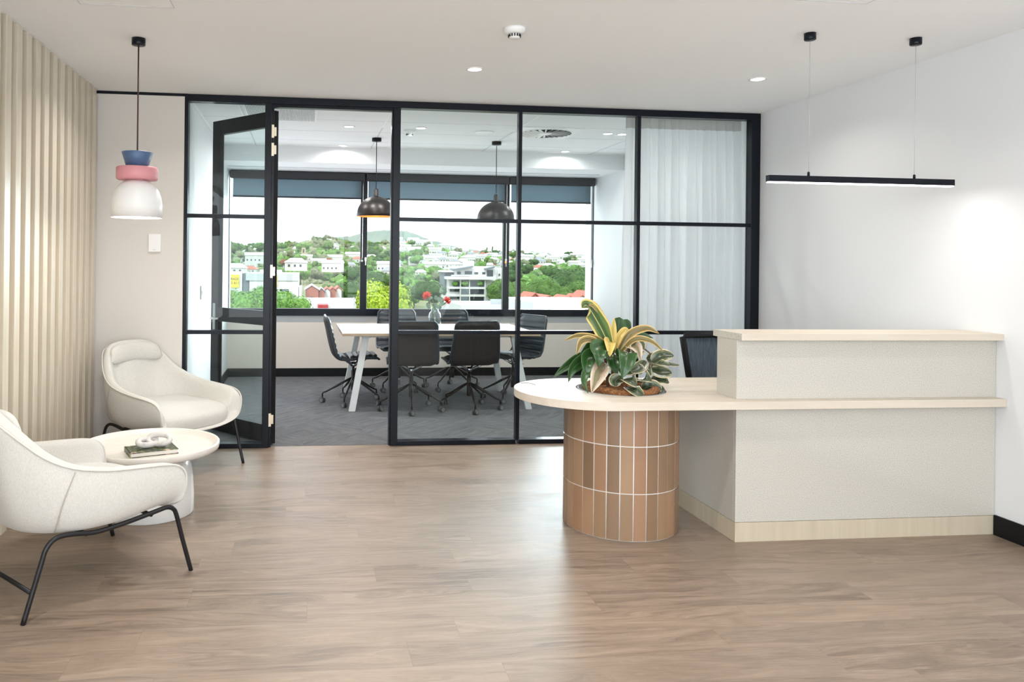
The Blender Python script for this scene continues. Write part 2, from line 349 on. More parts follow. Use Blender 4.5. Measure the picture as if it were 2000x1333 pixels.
# meeting room: window wall, apron, bulkhead, tiled ceiling
struct('wall_window', MB().box(XB, XR, YW, YW + .12, 0, .678).box(XB - .1, XR + .1, YW + .02, YW + .3, 2.567, 2.9), M['tan'])
struct('trim_4', MB().box(XB, XR, YW + .018, YW + .10, .678, .762), M['alu'], bevel=.002)
struct('ceiling', MB().box(XB, XR, YB, YW + .3, 2.556, 2.9), M['wallwhite'])
struct('trim_5', MB().box(XB + .03, XR - .12, 9.27, 9.285, 2.549, 2.557), M['tile_joint'])
struct('ceiling', MB().box(XB - .05, XR + .05, D + .05, YB + .02, H2, H2 + .1), M['tile'])
g = MB()
for x in (-.56, .725, 2.008, 3.292): g.box(x - .007, x + .007, D + .1, YB, H2 - .0015, H2 + .001)
for y in (6.45, 7.09, 7.70, 8.32): g.box(XB, XR, y - .0035, y + .0035, H2 - .001, H2 + .001)
struct('trim_6', g, M['tile_joint'])
g = MB()
for x in (-.56, .725, 2.008): g.box(x - .012, x + .004, D + .1, 7.4, H2 - .004, H2)
g.box(XB, XB + .02, D + .1, YB, H2 - .02, H2); struct('trim_7', g, M['tbar'])

# ---------------------------------------------------------------- window_1: ribbon window of the meeting room
w1 = thing('window_1', None, None, (0, 0, 0)); w1['kind'] = 'structure'
g = MB(); g.box(XB, XR, YW + .0, YW + .07, .762, .851); g.box(XB, XR, YW + .01, YW + .07, 2.50, 2.567)
g.box(XB, XB + .010, YW + .01, YW + .07, .85, 2.5); g.box(XR - .010, XR, YW + .01, YW + .07, .85, 2.5); g.build('window_frame', M['black'], w1, bevel=.002)
for x0, x1 in ((.688, .772), (2.527, 2.608)):
    MB().box(x0, x1, YW + .005, YW + .07, .851, 2.5).build('mullion', M['black'], w1, bevel=.002)
for x0, x1 in ((XB + .01, .688), (.772, 2.527), (2.608, XR - .01)):
    MB().box(x0, x1, YW + .036, YW + .046, .851, 2.5).build('window_pane', M['winglass'], w1)
for x in (.752, 2.562, 3.70):
    MB().box(x - .012, x + .012, YW - .012, YW + .006, 1.45, 1.50, bev=.003).box(x - .006, x + .006, YW - .02, YW - .008, 1.40, 1.47, bev=.002).build('window_latch', M['steel'], w1)

# three roller blinds
for i, (x0, x1, lab) in enumerate(((XB + .02, .735, 'half-lowered blue-grey screen blind at the left end of the window'), (.745, 2.572, 'half-lowered blue-grey screen blind on the middle window pane'), (2.582, XR - .02, 'half-lowered blue-grey screen blind at the right end of the window by the corner'))):
    bl = thing('roller_blind', lab, 'blind', ((x0 + x1) / 2, YW - .06, 2.50), 0, 'roller blinds of the meeting room window')
    hw = (x1 - x0) / 2
    MB().box(-hw, hw, -.045, .045, -.046, .055, bev=.012).build('cassette', M['blindtube'], bl)
    b_ = MB(); b_.box(-hw + .03, hw - .045, .018, .0195, -.262, -.04); b_.build('fabric', M['blind'], bl)
    MB().box(-hw + .028, hw - .043, .012, .026, -.275, -.255, bev=.003).build('bottom_bar', M['blindtube'], bl)
    if i < 2:
        MB().tube([(hw - .03, -.03, -.02), (hw - .03, -.028, -1.0), (hw - .036, -.028, -1.03)], .0035, 6).build('bead_chain', M['steel'], bl)
        MB().lathe([(0, -.02), (.012, -.016), (.012, .004), (0, .008)], 12, (hw - .034, -.028), -1.04).build('chain_weight', M['copper'] if i else M['steel'], bl)

# ---------------------------------------------------------------- window_2: black framed glass partition
w2 = thing('window_2', None, None, (0, 0, 0)); w2['kind'] = 'structure'
y0, y1 = D, D + .085
MB().box(-.924, 3.731, y0, y1, 2.652, H - .001).build('head_rail', M['black'], w2, bevel=.002)
for nm, x0, x1 in (('post', -.924, -.896), ('post', -.319, -.268), ('post', .676, .732), ('post', 3.655, 3.731)):
    MB().box(x0, x1, y0, y1, .001, 2.652).build(nm, M['black'], w2, bevel=.002)
MB().box(-.268, -.252, y0 + .02, y1, .001, 2.652).box(.664, .676, y0 + .02, y1, .001, 2.652).box(-.252, .664, y0 + .02, y1, 2.63, 2.652).build('door_jamb', M['black'], w2, bevel=.001)
for x0, x1 in ((1.682, 1.711), (2.672, 2.70)):
    MB().box(x0, x1, y0 + .004, y0 + .060, .03, 2.652).build('mullion', M['black'], w2, bevel=.0015)
PANES = [(-.896, -.319), (.732, 1.682), (1.711, 2.672), (2.70, 3.655)]
for x0, x1 in PANES:
    MB().box(x0, x1, y0, y1, .001, .036).build('bottom_rail', M['black'], w2, bevel=.002)
    for z in (1.780, .8905): MB().box(x0, x1, y0 + .008, y0 + .050, z - .015, z + .015).build('glazing_bar', M['black'], w2, bevel=.0015)
    MB().box(x0, x1, y0 + .056, y0 + .066, .036, 2.652).build('glass_pane', M['glass'], w2)

# ---------------------------------------------------------------- door_1: open leaf swung into the meeting room
ang = math.atan2(6.66 - 6.125, -.797 + .262)          # direction from hinge to free edge
d1 = thing('door_1', None, None, (-.236, 6.125, 0), math.atan2(.60, -.545)); d1['kind'] = 'structure'
Wd = .80; Zd = 2.615
MB().box(0, .085, -.022, .022, .012, Zd).build('hinge_stile', M['doorblack'], d1, bevel=.002)
MB().box(Wd - .10, Wd, -.022, .022, .012, Zd).build('lock_stile', M['doorblack'], d1, bevel=.002)
MB().box(.085, Wd - .10, -.022, .022, Zd - .12, Zd).build('top_rail', M['doorblack'], d1, bevel=.002)
MB().box(.085, Wd - .10, -.022, .022, .93, 1.045).build('middle_rail', M['doorblack'], d1, bevel=.002)
MB().box(.085, Wd - .10, -.022, .022, .012, .15).build('bottom_rail', M['doorblack'], d1, bevel=.002)
for z0, z1 in ((.15, .93), (1.045, Zd - .12)): MB().box(.085, Wd - .10, -.005, .005, z0, z1).build('glass_pane', M['glass'], d1)
for sy in (-1, 1):
    p_ = MB(); p_.box(Wd - .065, Wd - .035, sy * .022, sy * .030, .86, 1.08, bev=.002).build('lock_plate', M['alu'], d1)
    MB().tube([(Wd - .05, sy * .026, .955), (Wd - .05, sy * .062, .955), (Wd - .062, sy * .068, .955), (Wd - .17, sy * .068, .955)], .009, 10).build('door_handle', M['steel'], d1)
for z in (2.44, 2.30, 1.36, .215):
    h = MB(); h.box(-.268, -.2495, D + .0, D + .004, z - .05, z + .05); h.box(-.2525, -.2505, D + .022, D + .07, z - .035, z + .035)
    h.box(-.262, -.232, D + .018, D + .024, z - .035, z + .035, bev=.002); h.build('hinge', M['hinge'], w2)

# ---------------------------------------------------------------- slatted cladding on the left wall
sl = thing('slatted_cladding', 'pale timber batten cladding running floor to ceiling along the left wall', 'wall cladding', (-1.65, 0, 0))
MB().box(.002, .008, -1.5, D - .001, 0, H - .001).build('backing_board', M['slatwall'], sl)
g = MB(); y = 4.222 - .1515 * 37
while y < D - .06:
    g.box(.008, .098, y, y + .076, 0, H - .0005, bev=.0015, seg=1); y += .1515
g.build('battens', M['slat'], sl)

# ---------------------------------------------------------------- small wall and ceiling fittings
sp = thing('wall_plate', 'white blank wall control plate beside the coloured pendant lamp', 'switch', (-1.133, D, 1.566))
MB().box(-.047, .047, -.018, 0, -.069, .069, bev=.006).build('cover', M['whiteplastic'], sp)
MB().tube([(-.008, -.0185, -.048), (0, -.0185, -.052), (.008, -.0185, -.048)], .0012, 6).build('button', M['alu'], sp)
sp = thing('light_switch', 'slim grey light switch on the meeting room left wall, seen through the glass', 'switch', (XB, 7.22, 1.145))
MB().box(0, .012, -.035, .035, -.062, .062, bev=.003).build('plate', M['alu'], sp)
MB().box(.012, .018, -.012, .012, -.02, .02, bev=.002).build('rocker', M['whiteplastic'], sp)
def detector(x, y, z, label, r=.058):
    t_ = thing('smoke_detector', label, 'smoke detector', (x, y, z))
    MB().lathe([(r, 0), (r, -.012), (r * .96, -.018), (r * .80, -.030), (r * .56, -.034)], 32).build('base', M['whiteplastic'], t_)
    MB().lathe([(r * .56, -.034), (r * .50, -.050), (r * .42, -.056), (0, -.057)], 32).build('sensor_head', M['whiteplastic'], t_)
    g_ = MB()
    for k in range(14):
        a = 2 * PI * k / 14; m_ = Matrix.Rotation(a, 4, 'Z') @ Matrix.Translation((r * .545, 0, -.042))
        g_.box(-.002, .003, -.0035, .0035, -.007, .007, m_)
    g_.build('vent_slots', M['dark'], t_)
detector(1.103, 4.068, H, 'white smoke detector on the reception ceiling')
detector(.999, 7.523, H2, 'white smoke detector on the tiled meeting room ceiling, seen through the glass')
def downlight(x, y, z, label, group):
    t_ = thing('downlight', label, 'ceiling light', (x, y, z), 0, group)
    MB().lathe([(.058, 0), (.058, -.004), (.046, -.006), (.044, -.002)], 32).build('trim_ring', M['whiteplastic'], t_)
    MB().lathe([(0, -.003), (.044, -.003), (.044, -.0015), (0, -.0015)], 24).build('diffuser', M['lampglow'], t_)
LR = ['round downlight in the reception ceiling between the smoke detector and the partition', 'round downlight in the reception ceiling left of the black linear pendant']
for (x, y), lb in zip(DL_RECEPTION[:2], LR): downlight(x, y, H, lb, 'reception ceiling downlights')
for x, y in DL_RECEPTION[3:6]: downlight(x, y, H, 'round downlight in the reception ceiling nearer the entrance', 'reception ceiling downlights nearer the entrance')
LM = ['front meeting room downlight left of the left dome pendant', 'rear meeting room downlight beside the window bulkhead, left of the left dome pendant', 'meeting room downlight right beside the smoke detector',
      'left one of the pair of meeting room downlights next to the curtain', 'right one of the pair of meeting room downlights next to the curtain', 'meeting room downlight nearest the window bulkhead on the right, behind the round air diffuser']
for (x, y), lb in zip(DL_MEETING[:6], LM): downlight(x, y, H2, lb, 'meeting room downlights')
sk = thing('ceiling_speaker', 'flat white round ceiling speaker cover left of the air diffuser', 'speaker', (1.735, 7.481, H2))
MB().lathe([(.095, 0), (.095, -.006), (.085, -.010), (0, -.012)], 36).build('grille', M['whiteplastic'], sk)
vt = thing('air_diffuser', 'round swirl air diffuser set in a meeting room ceiling tile', 'air vent', (2.33, 7.42, H2))
MB().box(-.295, .295, -.295, .295, -.006, 0).build('face_plate', M['whiteplastic'], vt)
MB().lathe([(0, -.0075), (.255, -.0075), (.255, -.0065), (0, -.0065)], 40).build('dark_opening', M['dark'], vt)
g = MB()
for k in range(24):
    a = 2 * PI * k / 24; m_ = Matrix.Rotation(a, 4, 'Z') @ Matrix.Translation((.165, 0, -.012)) @ Matrix.Rotation(.6, 4, 'X')
    g.box(-.09, .09, -.0095, .0095, -.0012, .0012, m_)
g.build('blades', M['whiteplastic'], vt); MB().lathe([(0, -.014), (.07, -.014), (.075, -.008)], 24).build('hub', M['whiteplastic'], vt)
MB().lathe([(.256, -.0065), (.256, -.012), (.272, -.008), (.272, -.006)], 40).build('rim', M['whiteplastic'], vt)
rg = thing('return_air_grille', 'white ribbed return air grille in the meeting room ceiling above the open door', 'air vent', (-.22, 6.62, H2))
MB().box(-.31, .31, -.52, .52, -.010, 0).build('frame', M['tbar'], rg)
g = MB()
for k in range(46): x = -.285 + k * .57 / 45; g.box(x - .0030, x + .0030, -.50, .50, -.014, -.009)
g.build('ribs', mat('grille_grey', (.40, .43, .44), .6), rg)

# ---------------------------------------------------------------- coloured pendant (blue cone, pink drum, white dome)
pd = thing('pendant_lamp', 'pendant lamp of a blue cone, pink drum and white dome on a thin cord', 'pendant lamp', (-.962, 4.575, H))
MB().lathe([(.038, 0), (.038, -.038), (.036, -.040), (0, -.040)], 28).build('canopy', M['black'], pd)
MB().tube([(0, 0, -.04), (0, 0, -.66)], .0042, 8).build('cord', M['cord'], pd)
z0 = -.652
MB().lathe([(0, z0), (.084, z0), (.086, z0 - .003), (.060, z0 - .086), (0, z0 - .086)], 40).build('cone', M['blue'], pd)
z1 = z0 - .086
MB().lathe([(0, z1), (.108, z1), (.115, z1 - .006), (.115, z1 - .066), (.108, z1 - .073), (0, z1 - .074)], 44).build('drum', M['pink'], pd)
z2 = z1 - .074; pr_ = [(.045, z2), (.070, z2 - .008), (.100, z2 - .030), (.122, z2 - .062), (.136, z2 - .10), (.141, z2 - .14), (.1415, z2 - .215)]
g = MB(); rows = pr_ + [(.1375, z2 - .215)] + [(r - .004, z_ - .003) for r, z_ in pr_[::-1][1:]]
g.lathe(rows, 48, closed=True).build('dome_shade', M['shadewhite'], pd)
MB().lathe([(0, z2 - .09), (.030, z2 - .10), (.042, z2 - .13), (.030, z2 - .165), (0, z2 - .17)], 20).build('bulb', M['lampglow'], pd)
lamp('pendant_bulb_lamp', 'POINT', (-.962, 4.575, H + z2 - .20), 6, (1, .92, .82), shadow_soft_size=.04)

# ---------------------------------------------------------------- linear pendant over the desk
lp = thing('linear_pendant', 'slim black linear pendant light hanging on two wires above the desk', 'pendant lamp', (3.01, 3.92, 1.912))
L0, L1 = -.545, .545
MB().box(L0, L1, -.017, .017, -.014, .020, bev=.001, seg=1).build('housing', M['black'], lp)
MB().box(L0 + .004, L1 - .004, -.014, .014, -.020, -.0145).build('diffuser', M['lampglow'], lp)
for x in (-.309, .314):
    MB().tube([(x, 0, .02), (x, 0, H - 1.912 - .03)], .0009, 6).build('suspension_wire', M['wire'], lp)
    MB().lathe([(.0065, .02), (.0065, .040), (.003, .044)], 12, (x, 0)).build('wire_grip', M['black'], lp)
    MB().lathe([(.030, H - 1.912), (.030, H - 1.912 - .034), (.027, H - 1.912 - .038), (0, H - 1.912 - .038)], 28, (x, 0)).build('ceiling_cup', M['black'], lp)
lamp('linear_pendant_lamp', 'AREA', (3.01, 3.92, 1.888), 2.6, (1, .96, .92), shape='RECTANGLE', size=1.08, size_y=.028)

# ---------------------------------------------------------------- reception desk
dk = thing('reception_desk', 'pale speckled reception desk with raised counter and rounded maple end on a tiled column', 'desk', (2.24, 3.815, 0))
def bx(name, x0, x1, y0, y1, z0, z1, m, bev=.0012): return MB().box(x0 - 2.24, x1 - 2.24, y0 - 3.815, y1 - 3.815, z0, z1).build(name, m, dk, bevel=bev)
bx('kickboard', 2.2405, XR - .001, 3.8155, 4.56, .0, .1015, M['maplekick'])
bx('front_panel', 2.24, XR - .002, 3.815, 3.835, .1035, .703, M['laminate'])
bx('side_panel', 2.24, 2.26, 3.836, 4.56, .1035, .703, M['laminate'])
bx('upper_front_panel', 2.24, XR - .002, 3.815, 3.835, .7455, 1.056, M['laminate'])
bx('upper_side_panel', 2.24, 2.26, 3.836, 4.01, .7455, 1.056, M['laminate'])
bx('upper_back_panel', 2.262, XR - .002, 3.99, 4.01, .7455, 1.056, M['laminate'])
bx('counter_top', 2.241, XR + .0, 3.770, 4.05, 1.0565, 1.091, M['maple'], .001)
bx('counter_end_cap', 2.2385, 2.241, 3.770, 4.05, 1.0565, 1.091, M['laminate'], 0)
cx, cy, R_, zt = 1.578, 4.163, .415, .7455
pts = [(XR - 2.24, 3.770 - 3.815)]; pts = []
for k in range(0, 49):
    a = PI / 2 + PI * k / 48; pts.append((cx - 2.24 + R_ * math.cos(a), cy - 3.815 + R_ * math.sin(a)))
outer = [(XR - .001 - 2.24, cy + R_ - 3.815)] + pts + [(XR - .001 - 2.24, cy - R_ - .0 - 3.815)]
hcx, hcy, hr = 1.762 - 2.24, 4.175 - 3.815, .243
def top_with_hole(z0, z1):
    b = bmesh.new(); n = len(outer); seg = 64
    for z in (z0, z1):
        ov = [b.verts.new((x, y, z)) for x, y in outer]; iv = [b.verts.new((hcx + hr * math.cos(2 * PI * k / seg), hcy + hr * math.sin(2 * PI * k / seg), z)) for k in range(seg)]
        es = [b.edges.new((ov[i], ov[(i + 1) % n])) for i in range(n)] + [b.edges.new((iv[i], iv[(i + 1) % seg])) for i in range(seg)]
        bmesh.ops.triangle_fill(b, use_beauty=True, edges=es, use_dissolve=False)
        if z == z0: o0, i0 = ov, iv
        else: o1, i1 = ov, iv
    for i in range(n): b.faces.new((o0[i], o0[(i + 1) % n], o1[(i + 1) % n], o1[i]))
    for i in range(seg): b.faces.new((i0[i], i1[i], i1[(i + 1) % seg], i0[(i + 1) % seg]))
    return b
g = MB(); g.b.free(); g.b = top_with_hole(.7035, zt); g.build('desk_top', M['maple'], dk, bevel=.0012)
# tiled column
cc_ = (1.760 - 2.24, 4.163 - 3.815); g = MB(); g.lathe([(.3055, 0), (.3055, .703), (.252, .703), (.252, 0)], 84, cc_, closed=True); g.build('column_core', M['grout'], dk)
b = bmesh.new(); tone = b.faces.layers.float.new('tone'); N = 28; tl = []; rs = random.Random(11)
def tile(a0, a1, z0, z1, tn):
    r0, r1 = .304, .3095; rb = .3088; e = .0016; fs = []
    cols = [a0 + (a1 - a0) * k / 4 for k in range(5)]
    o_ = [[b.verts.new((cc_[0] + r1 * math.cos(a), cc_[1] + r1 * math.sin(a), z)) for z in (z0 + e, z1 - e)] for a in [cols[0] + .005] + cols[1:4] + [cols[4] - .005]]
    i_ = [[b.verts.new((cc_[0] + r0 * math.cos(a), cc_[1] + r0 * math.sin(a), z)) for z in (z0, z1)] for a in cols]
    for k in range(4):
        fs.append(b.faces.new((o_[k][0], o_[k + 1][0], o_[k + 1][1], o_[k][1])))
        fs.append(b.faces.new((i_[k][0], i_[k + 1][0], o_[k + 1][0], o_[k][0]))); fs.append(b.faces.new((o_[k][1], o_[k + 1][1], i_[k + 1][1], i_[k][1])))
    fs.append(b.faces.new((i_[0][0], o_[0][0], o_[0][1], i_[0][1]))); fs.append(b.faces.new((o_[4][0], i_[4][0], i_[4][1], o_[4][1])))
    for f in fs: f[tone] = tn
for z0, z1 in ((.003, .245), (.249, .491), (.495, .702)):
    for k in range(N):
        a = 2 * PI * k / N + .05; ga = .0045 / .31 / 2
        tile(a + ga, a + 2 * PI / N - ga, z0, z1, rs.choice([.1, .25, .4, .45, .5, .55, .65, .8, .9, 1.0]) + rs.uniform(-.05, .05))
me = bpy.data.meshes.new('column_tiles'); bmesh.ops.recalc_face_normals(b, faces=b.faces[:]); b.to_mesh(me); b.free(); me.materials.append(M['terracotta'])
o = bpy.data.objects.new('column_tiles', me); COL.objects.link(o); o.parent = dk

# ---------------------------------------------------------------- office chair behind the desk
oc = thing('office_chair', 'black office chair with a blue-grey mesh back behind the reception desk', 'chair', (2.86, 5.25, 0), 0)
fr = [(x_, y_, z_ - .03) for x_, y_, z_ in [(-.315, -.25, .985), (-.27, -.25, .73), (-.235, -.24, .60), (0, -.235, .585), (.235, -.24, .60), (.27, -.25, .73), (.315, -.25, .985), (.30, -.25, 1.0), (0, -.262, 1.005), (-.30, -.25, 1.0)]]
MB().tube(fr, .021, 10, closed=True).build('back_frame', M['skirt'], oc)
g = MB(); g.grid([[Vector((-.315 + .63 * i / 8, -.25 + .035 * (1 - ((i - 4) / 4) ** 2), .96)) for i in range(9)], [Vector((-.27 + .54 * i / 8, -.25 + .045 * (1 - ((i - 4) / 4) ** 2), .74)) for i in range(9)], [Vector((-.235 + .47 * i / 8, -.24 + .03 * (1 - ((i - 4) / 4) ** 2), .60)) for i in range(9)]]); g.build('mesh_back', M['mesh'], oc)
MB().box(-.24, .24, -.21, .25, .45, .52, bev=.03).build('seat', M['leather'], oc)
MB().tube([(0, -.23, .62), (0, -.25, .50), (0, -.12, .43)], .022, 8).build('back_support', M['skirt'], oc)
for s in (-1, 1): MB().tube(smoothpath([(s * .24, -.05, .44), (s * .30, -.05, .50), (s * .30, -.08, .58)], 4), .014, 8).box(s * .30 - .035, s * .30 + .035, -.17, .08, .575, .605, bev=.012).build('armrest', M['skirt'], oc)
MB().lathe([(.028, .12), (.028, .45)], 16).build('column', M['skirt'], oc)
for k in range(5):
    a = 2 * PI * k / 5 + .3; dx, dy = math.cos(a), math.sin(a)
    lg = MB().tube([(dx * .02, dy * .02, .13), (dx * .31, dy * .31, .085)], [.024, .014], 8).build('leg', M['skirt'], oc)
    MB().tube([(dx * .31 - dy * .022, dy * .31 + dx * .022, .032), (dx * .31 + dy * .022, dy * .31 - dx * .022, .032)], .03, 14).build('castor', M['wheel'], lg)

# ---------------------------------------------------------------- sheer curtain on the partition's inner face
cu = thing('sheer_curtain', 'white sheer pleated curtain drawn across the right end of the glass partition', 'curtain', (3.18, 6.30, 0))
def curtain_rows(x0, x1, zs, amp, ph):
    rows = []; n = 420
    for j, z in enumerate(zs):
        row = []
        for i in range(n + 1):
            u = i / n; x = x0(z) + (x1 - x0(z)) * u; q = u * 15 * 2 * PI + .9 * math.sin(u * 17 + ph) + .5 * math.sin(u * 41) + .25 * math.sin(u * 9 + z * 1.1)
            wv = math.sin(q) * .72 + .25 * math.sin(q * .5 + 1.3 + z * .2) + .12 * math.sin(q * 2 + .6)
            row.append(Vector((x + .012 * math.cos(q) * amp(z) / .03, wv * amp(z), z)))
        rows.append(row)
    return rows
zs = [2.60 - 2.56 * j / 26 for j in range(27)]
g = MB(); g.grid(curtain_rows(lambda z: -.50 - .022 * (2.6 - z) / 2.6 * 1.4, .525, zs, lambda z: .016 + .030 * min(1, (2.6 - z) / .8), .4)); g.build('cloth', M['sheer'], cu, weld=False)
g = MB(); g.grid(curtain_rows(lambda z: -.50, .525, [2.70, 2.66, 2.62, 2.60], lambda z: .014, .4)); g.build('heading_tape', M['sheerhead'], cu, weld=False)
MB().box(-.55, .50, -.012, .012, 2.702, 2.732).build('track', M['whiteplastic'], cu)
MB().tube([(-.435, -.06, 2.66), (-.44, -.06, 1.60)], .005, 8).build('draw_wand', M['dustlegs'], cu)
# ================================================================ armchairs
def bez(a, b, c, n):
    return [a * (1 - t) ** 2 + b * 2 * t * (1 - t) + c * t * t for t in [k / n for k in range(n + 1)]]
RIM = [(-.475, 0, .818), (-.472, .12, .815), (-.455, .210, .792), (-.395, .268, .725), (-.305, .318, .640), (-.20, .350, .585), (-.06, .366, .552),
       (.09, .372, .536), (.215, .371, .524), (.290, .367, .505), (.330, .362, .465), (.338, .355, .405), (.335, .335, .348), (.352, .26, .318), (.368, .13, .302), (.372, 0, .299)]
def closed_rim():
    full = [Vector(p) for p in RIM] + [Vector((x, -y, z)) for x, y, z in RIM[-2:0:-1]]
    n = len(full); out = []
    for i in range(n):
        a, b, c, d = full[i - 1], full[i], full[(i + 1) % n], full[(i + 2) % n]
        for k in range(3):
            t = k / 3; out.append(.5 * ((2 * b) + (c - a) * t + (2 * a - 5 * b + 4 * c - d) * t * t + (3 * b - a - 3 * c + d) * t ** 3))
    return out
M['seam'] = mat('seam_thread', (.45, .40, .33), .9)
def make_armchair():
    root = thing('lounge_chair', 'x', 'armchair')
    rim = closed_rim(); cen = Vector((-.02, 0, 0))
    outer, inner = [], []
    for p in rim:
        a = math.atan2(p.y, p.x - cen.x); d = Vector((math.cos(a), math.sin(a), 0))
        bx_ = -.02 + .30 * math.copysign(abs(math.cos(a)) ** .8, math.cos(a)); bot = Vector((bx_, .295 * math.copysign(abs(math.sin(a)) ** .8, math.sin(a)), .300 + .022 * max(0, bx_ / .28)))
        back = max(0, -math.cos(a)); front = max(0, math.cos(a)) * (1 if abs(p.y) < .33 and p.x > .3 else .0)
        ctl = Vector((p.x, p.y, 0)); ctl = Vector((p.x * (1 - .10 * back), p.y * 1.05, .312 + .04 * back))
        if front: ctl = Vector((p.x * .9, p.y, .285))
        outer.append(bez(bot, ctl, p, 8))
        # inner wall: inset by the padding thickness
        th = .062 if not front else .03
        nrm = Vector((-(p.x - cen.x), -p.y * 1.1, 0)).normalized()
        q = p + nrm * th + Vector((0, 0, (-.002 + .026 * back ** 3) if not front else .01))
        ib = Vector((-.01 + .26 * math.cos(a), .26 * math.sin(a), .37)); ic = Vector((q.x * (1 - .20 * back), q.y * .93, .42))
        if front: ic = Vector((q.x * .95, q.y, .34))
        inner.append((p + nrm * th * .5 + Vector((0, 0, .014 + .030 * back ** 3)), bez(q, ic, ib, 7)))
    g = MB(); nu = len(rim); rows = []
    for j in range(9): rows.append([outer[i][j] for i in range(nu)])
    rows.append([inner[i][0] for i in range(nu)])
    for j in range(8): rows.append([inner[i][1][j] for i in range(nu)])
    V = g.grid(rows, closed_u=True); g.cap(V[0], True); g.cap(V[-1])
    g.build('shell', M['fabric'], root, subsurf=2)
    # piping seam where the outer shell meets the padding
    g = MB(); g.tube([outer[i][8] + Vector((0, 0, .001)) for i in range(nu)], .0048, 6, closed=True); g.build('piping', M['piping'], root)
    # seams of the arms on the outside
    for s in (-1, 1):
        MB().tube(smoothpath([(-.195, s * .355, .570), (-.235, s * .342, .46), (-.25, s * .315, .36), (-.24, s * .27, .31)], 5), .0022, 5).build('seam', M['seam'], root)
    # seat cushion
    g = MB(); rows = []
    def se(a, e): c, s_ = math.cos(a), math.sin(a); return (math.copysign(abs(c) ** e, c), math.copysign(abs(s_) ** e, s_))
    prof = [(.0, .325), (.6, .325), (.94, .328), (.99, .345), (1.0, .385), (.99, .420), (.93, .440), (.65, .450), (.3, .453), (.0, .454)]
    for r, z in prof:
        row = []
        for k in range(40):
            c, s_ = se(2 * PI * k / 40, .55); x = .040 + .318 * r * c; yy = .305 * r * s_ * (1 + .04 * c)
            zz = z - .020 * max(0, c) ** 2 * (r ** 2) + .012 * (-c) * r
            row.append(Vector((x, yy, zz)))
        rows.append(row)
    g.grid(rows, closed_u=True); g.build('seat_cushion', M['fabric'], root, subsurf=1)
    # head cushion folded over the top of the back
    g = MB(); rows = []
    for j in range(13):
        t = j / 12; ang = 2 * PI * t; row = []
        for i in range(15):
            u = -1 + 2 * i / 14; w = .238 * (1 - .06 * (1 + math.cos(ang)) * .5); e = (1 - abs(u) ** 9) ** .5
            xm = -.408 + .050 * u * u; zm = .768 - .016 * u * u
            row.append(Vector((xm + (.030 * math.sin(ang) * e) - .05 * (math.cos(ang) * .5) * .5, u * w, zm + .068 * math.cos(ang) * (.35 + .65 * e))))
        rows.append(row)
    g.grid(rows[:-1], closed_v=True); g.build('head_cushion', M['fabric'], root, subsurf=1)
    # steel frame
    for s in (-1, 1):
        pth = smoothpath([(-.38, s * .31, 0), (-.345, s * .31, .11), (-.310, s * .31, .22), (-.290, s * .31, .275), (-.255, s * .31, .305), (-.20, s * .31, .308), (-.10, s * .31, .290), (-.04, s * .31, .287), (.08, s * .315, .296), (.20, s * .325, .312), (.255, s * .33, .318), (.288, s * .332, .302), (.305, s * .334, .262), (.335, s * .337, .15), (.378, s * .342, 0)], 5)
        MB().tube(pth, .0105, 10).build('leg_frame', M['legblack'], root)
    MB().tube([(-.348, -.31, .115), (-.348, .31, .115)], .009, 10).build('cross_bar', M['legblack'], root)
    MB().tube([(-.12, -.31, .289), (-.12, .31, .289)], .009, 10).tube([(.18, -.322, .30), (.18, .322, .30)], .009, 10).build('seat_support', M['legblack'], root)
    return root
ac = make_armchair(); ac['group'] = 'cream lounge chairs'
ac['label'] = 'cream lounge chair in the left foreground, seen from its side and back'
ac.location = (-1.075 + .38 * .7278 - .325 * .6858, 3.173 + .38 * .6858 + .325 * .7278, 0); ac.rotation_euler = (0, 0, math.atan2(.6858, .7278))
ac2 = copy_tree(ac); ac2['label'] = 'cream lounge chair in the corner beyond the round coffee table, its seat towards us'
a2 = math.radians(-40); dd = Vector((math.cos(a2), math.sin(a2), 0)); ll = Vector((-dd.y, dd.x, 0))
ac2.location = Vector((-.423, 5.598, 0)) - .378 * dd - .342 * ll; ac2.rotation_euler = (0, 0, a2)

# ---------------------------------------------------------------- coffee table, book, knot
ct = thing('coffee_table', 'round cream coffee table with a raised rim on a fat glossy pedestal', 'coffee table', (-.868, 4.56, 0))
MB().lathe([(.243, 0), (.247, .006), (.245, .10), (.238, .20), (.228, .265), (.205, .305), (.17, .325), (.165, .350)], 56).build('pedestal', M['creambase'], ct)
MB().lathe([(0, .352), (.352, .350), (.372, .354), (.383, .362), (.386, .378), (.386, .392), (.383, .396), (.374, .396), (.368, .390), (.350, .373), (.335, .370), (0, .370)], 72).build('tray_top', M['cream'], ct)
bk = thing('book', 'thick book with a dark green floral cover lying on the coffee table', 'book', (-.832, 4.43, .371), math.radians(22))
MB().box(-.130, .118, -.088, .088, .0025, .0225).build('pages', M['paper'], bk)
m = M['cover'] = mat('floral_book_cover', (.03, .05, .02), .35); t = NT(m); p = t.pos()
f1 = t.noise(t.vec(p[0], p[1], 0.0), 38, 3); f2 = t.noise(t.vec(p[0], p[1], 3.3), 17, 3)
c1 = t.ramp(f1, [(.38, (.006, .009, .006)), (.5, (.02, .032, .012)), (.58, (.10, .14, .03)), (.70, (.30, .30, .20))])
c2 = t.ramp(f2, [(.0, (.0, .0, .0)), (.60, (.0, .0, .0)), (.64, (1, 1, 1))])
t.l.new(t.mix(c2, c1, (.62, .42, .33)), t.b.inputs['Base Color'])
MB().box(-.134, .122, -.091, .091, 0, .0025).box(-.134, .122, -.091, .091, .0225, .025).box(-.136, -.131, -.091, .091, 0, .025).build('cover', M['cover'], bk)
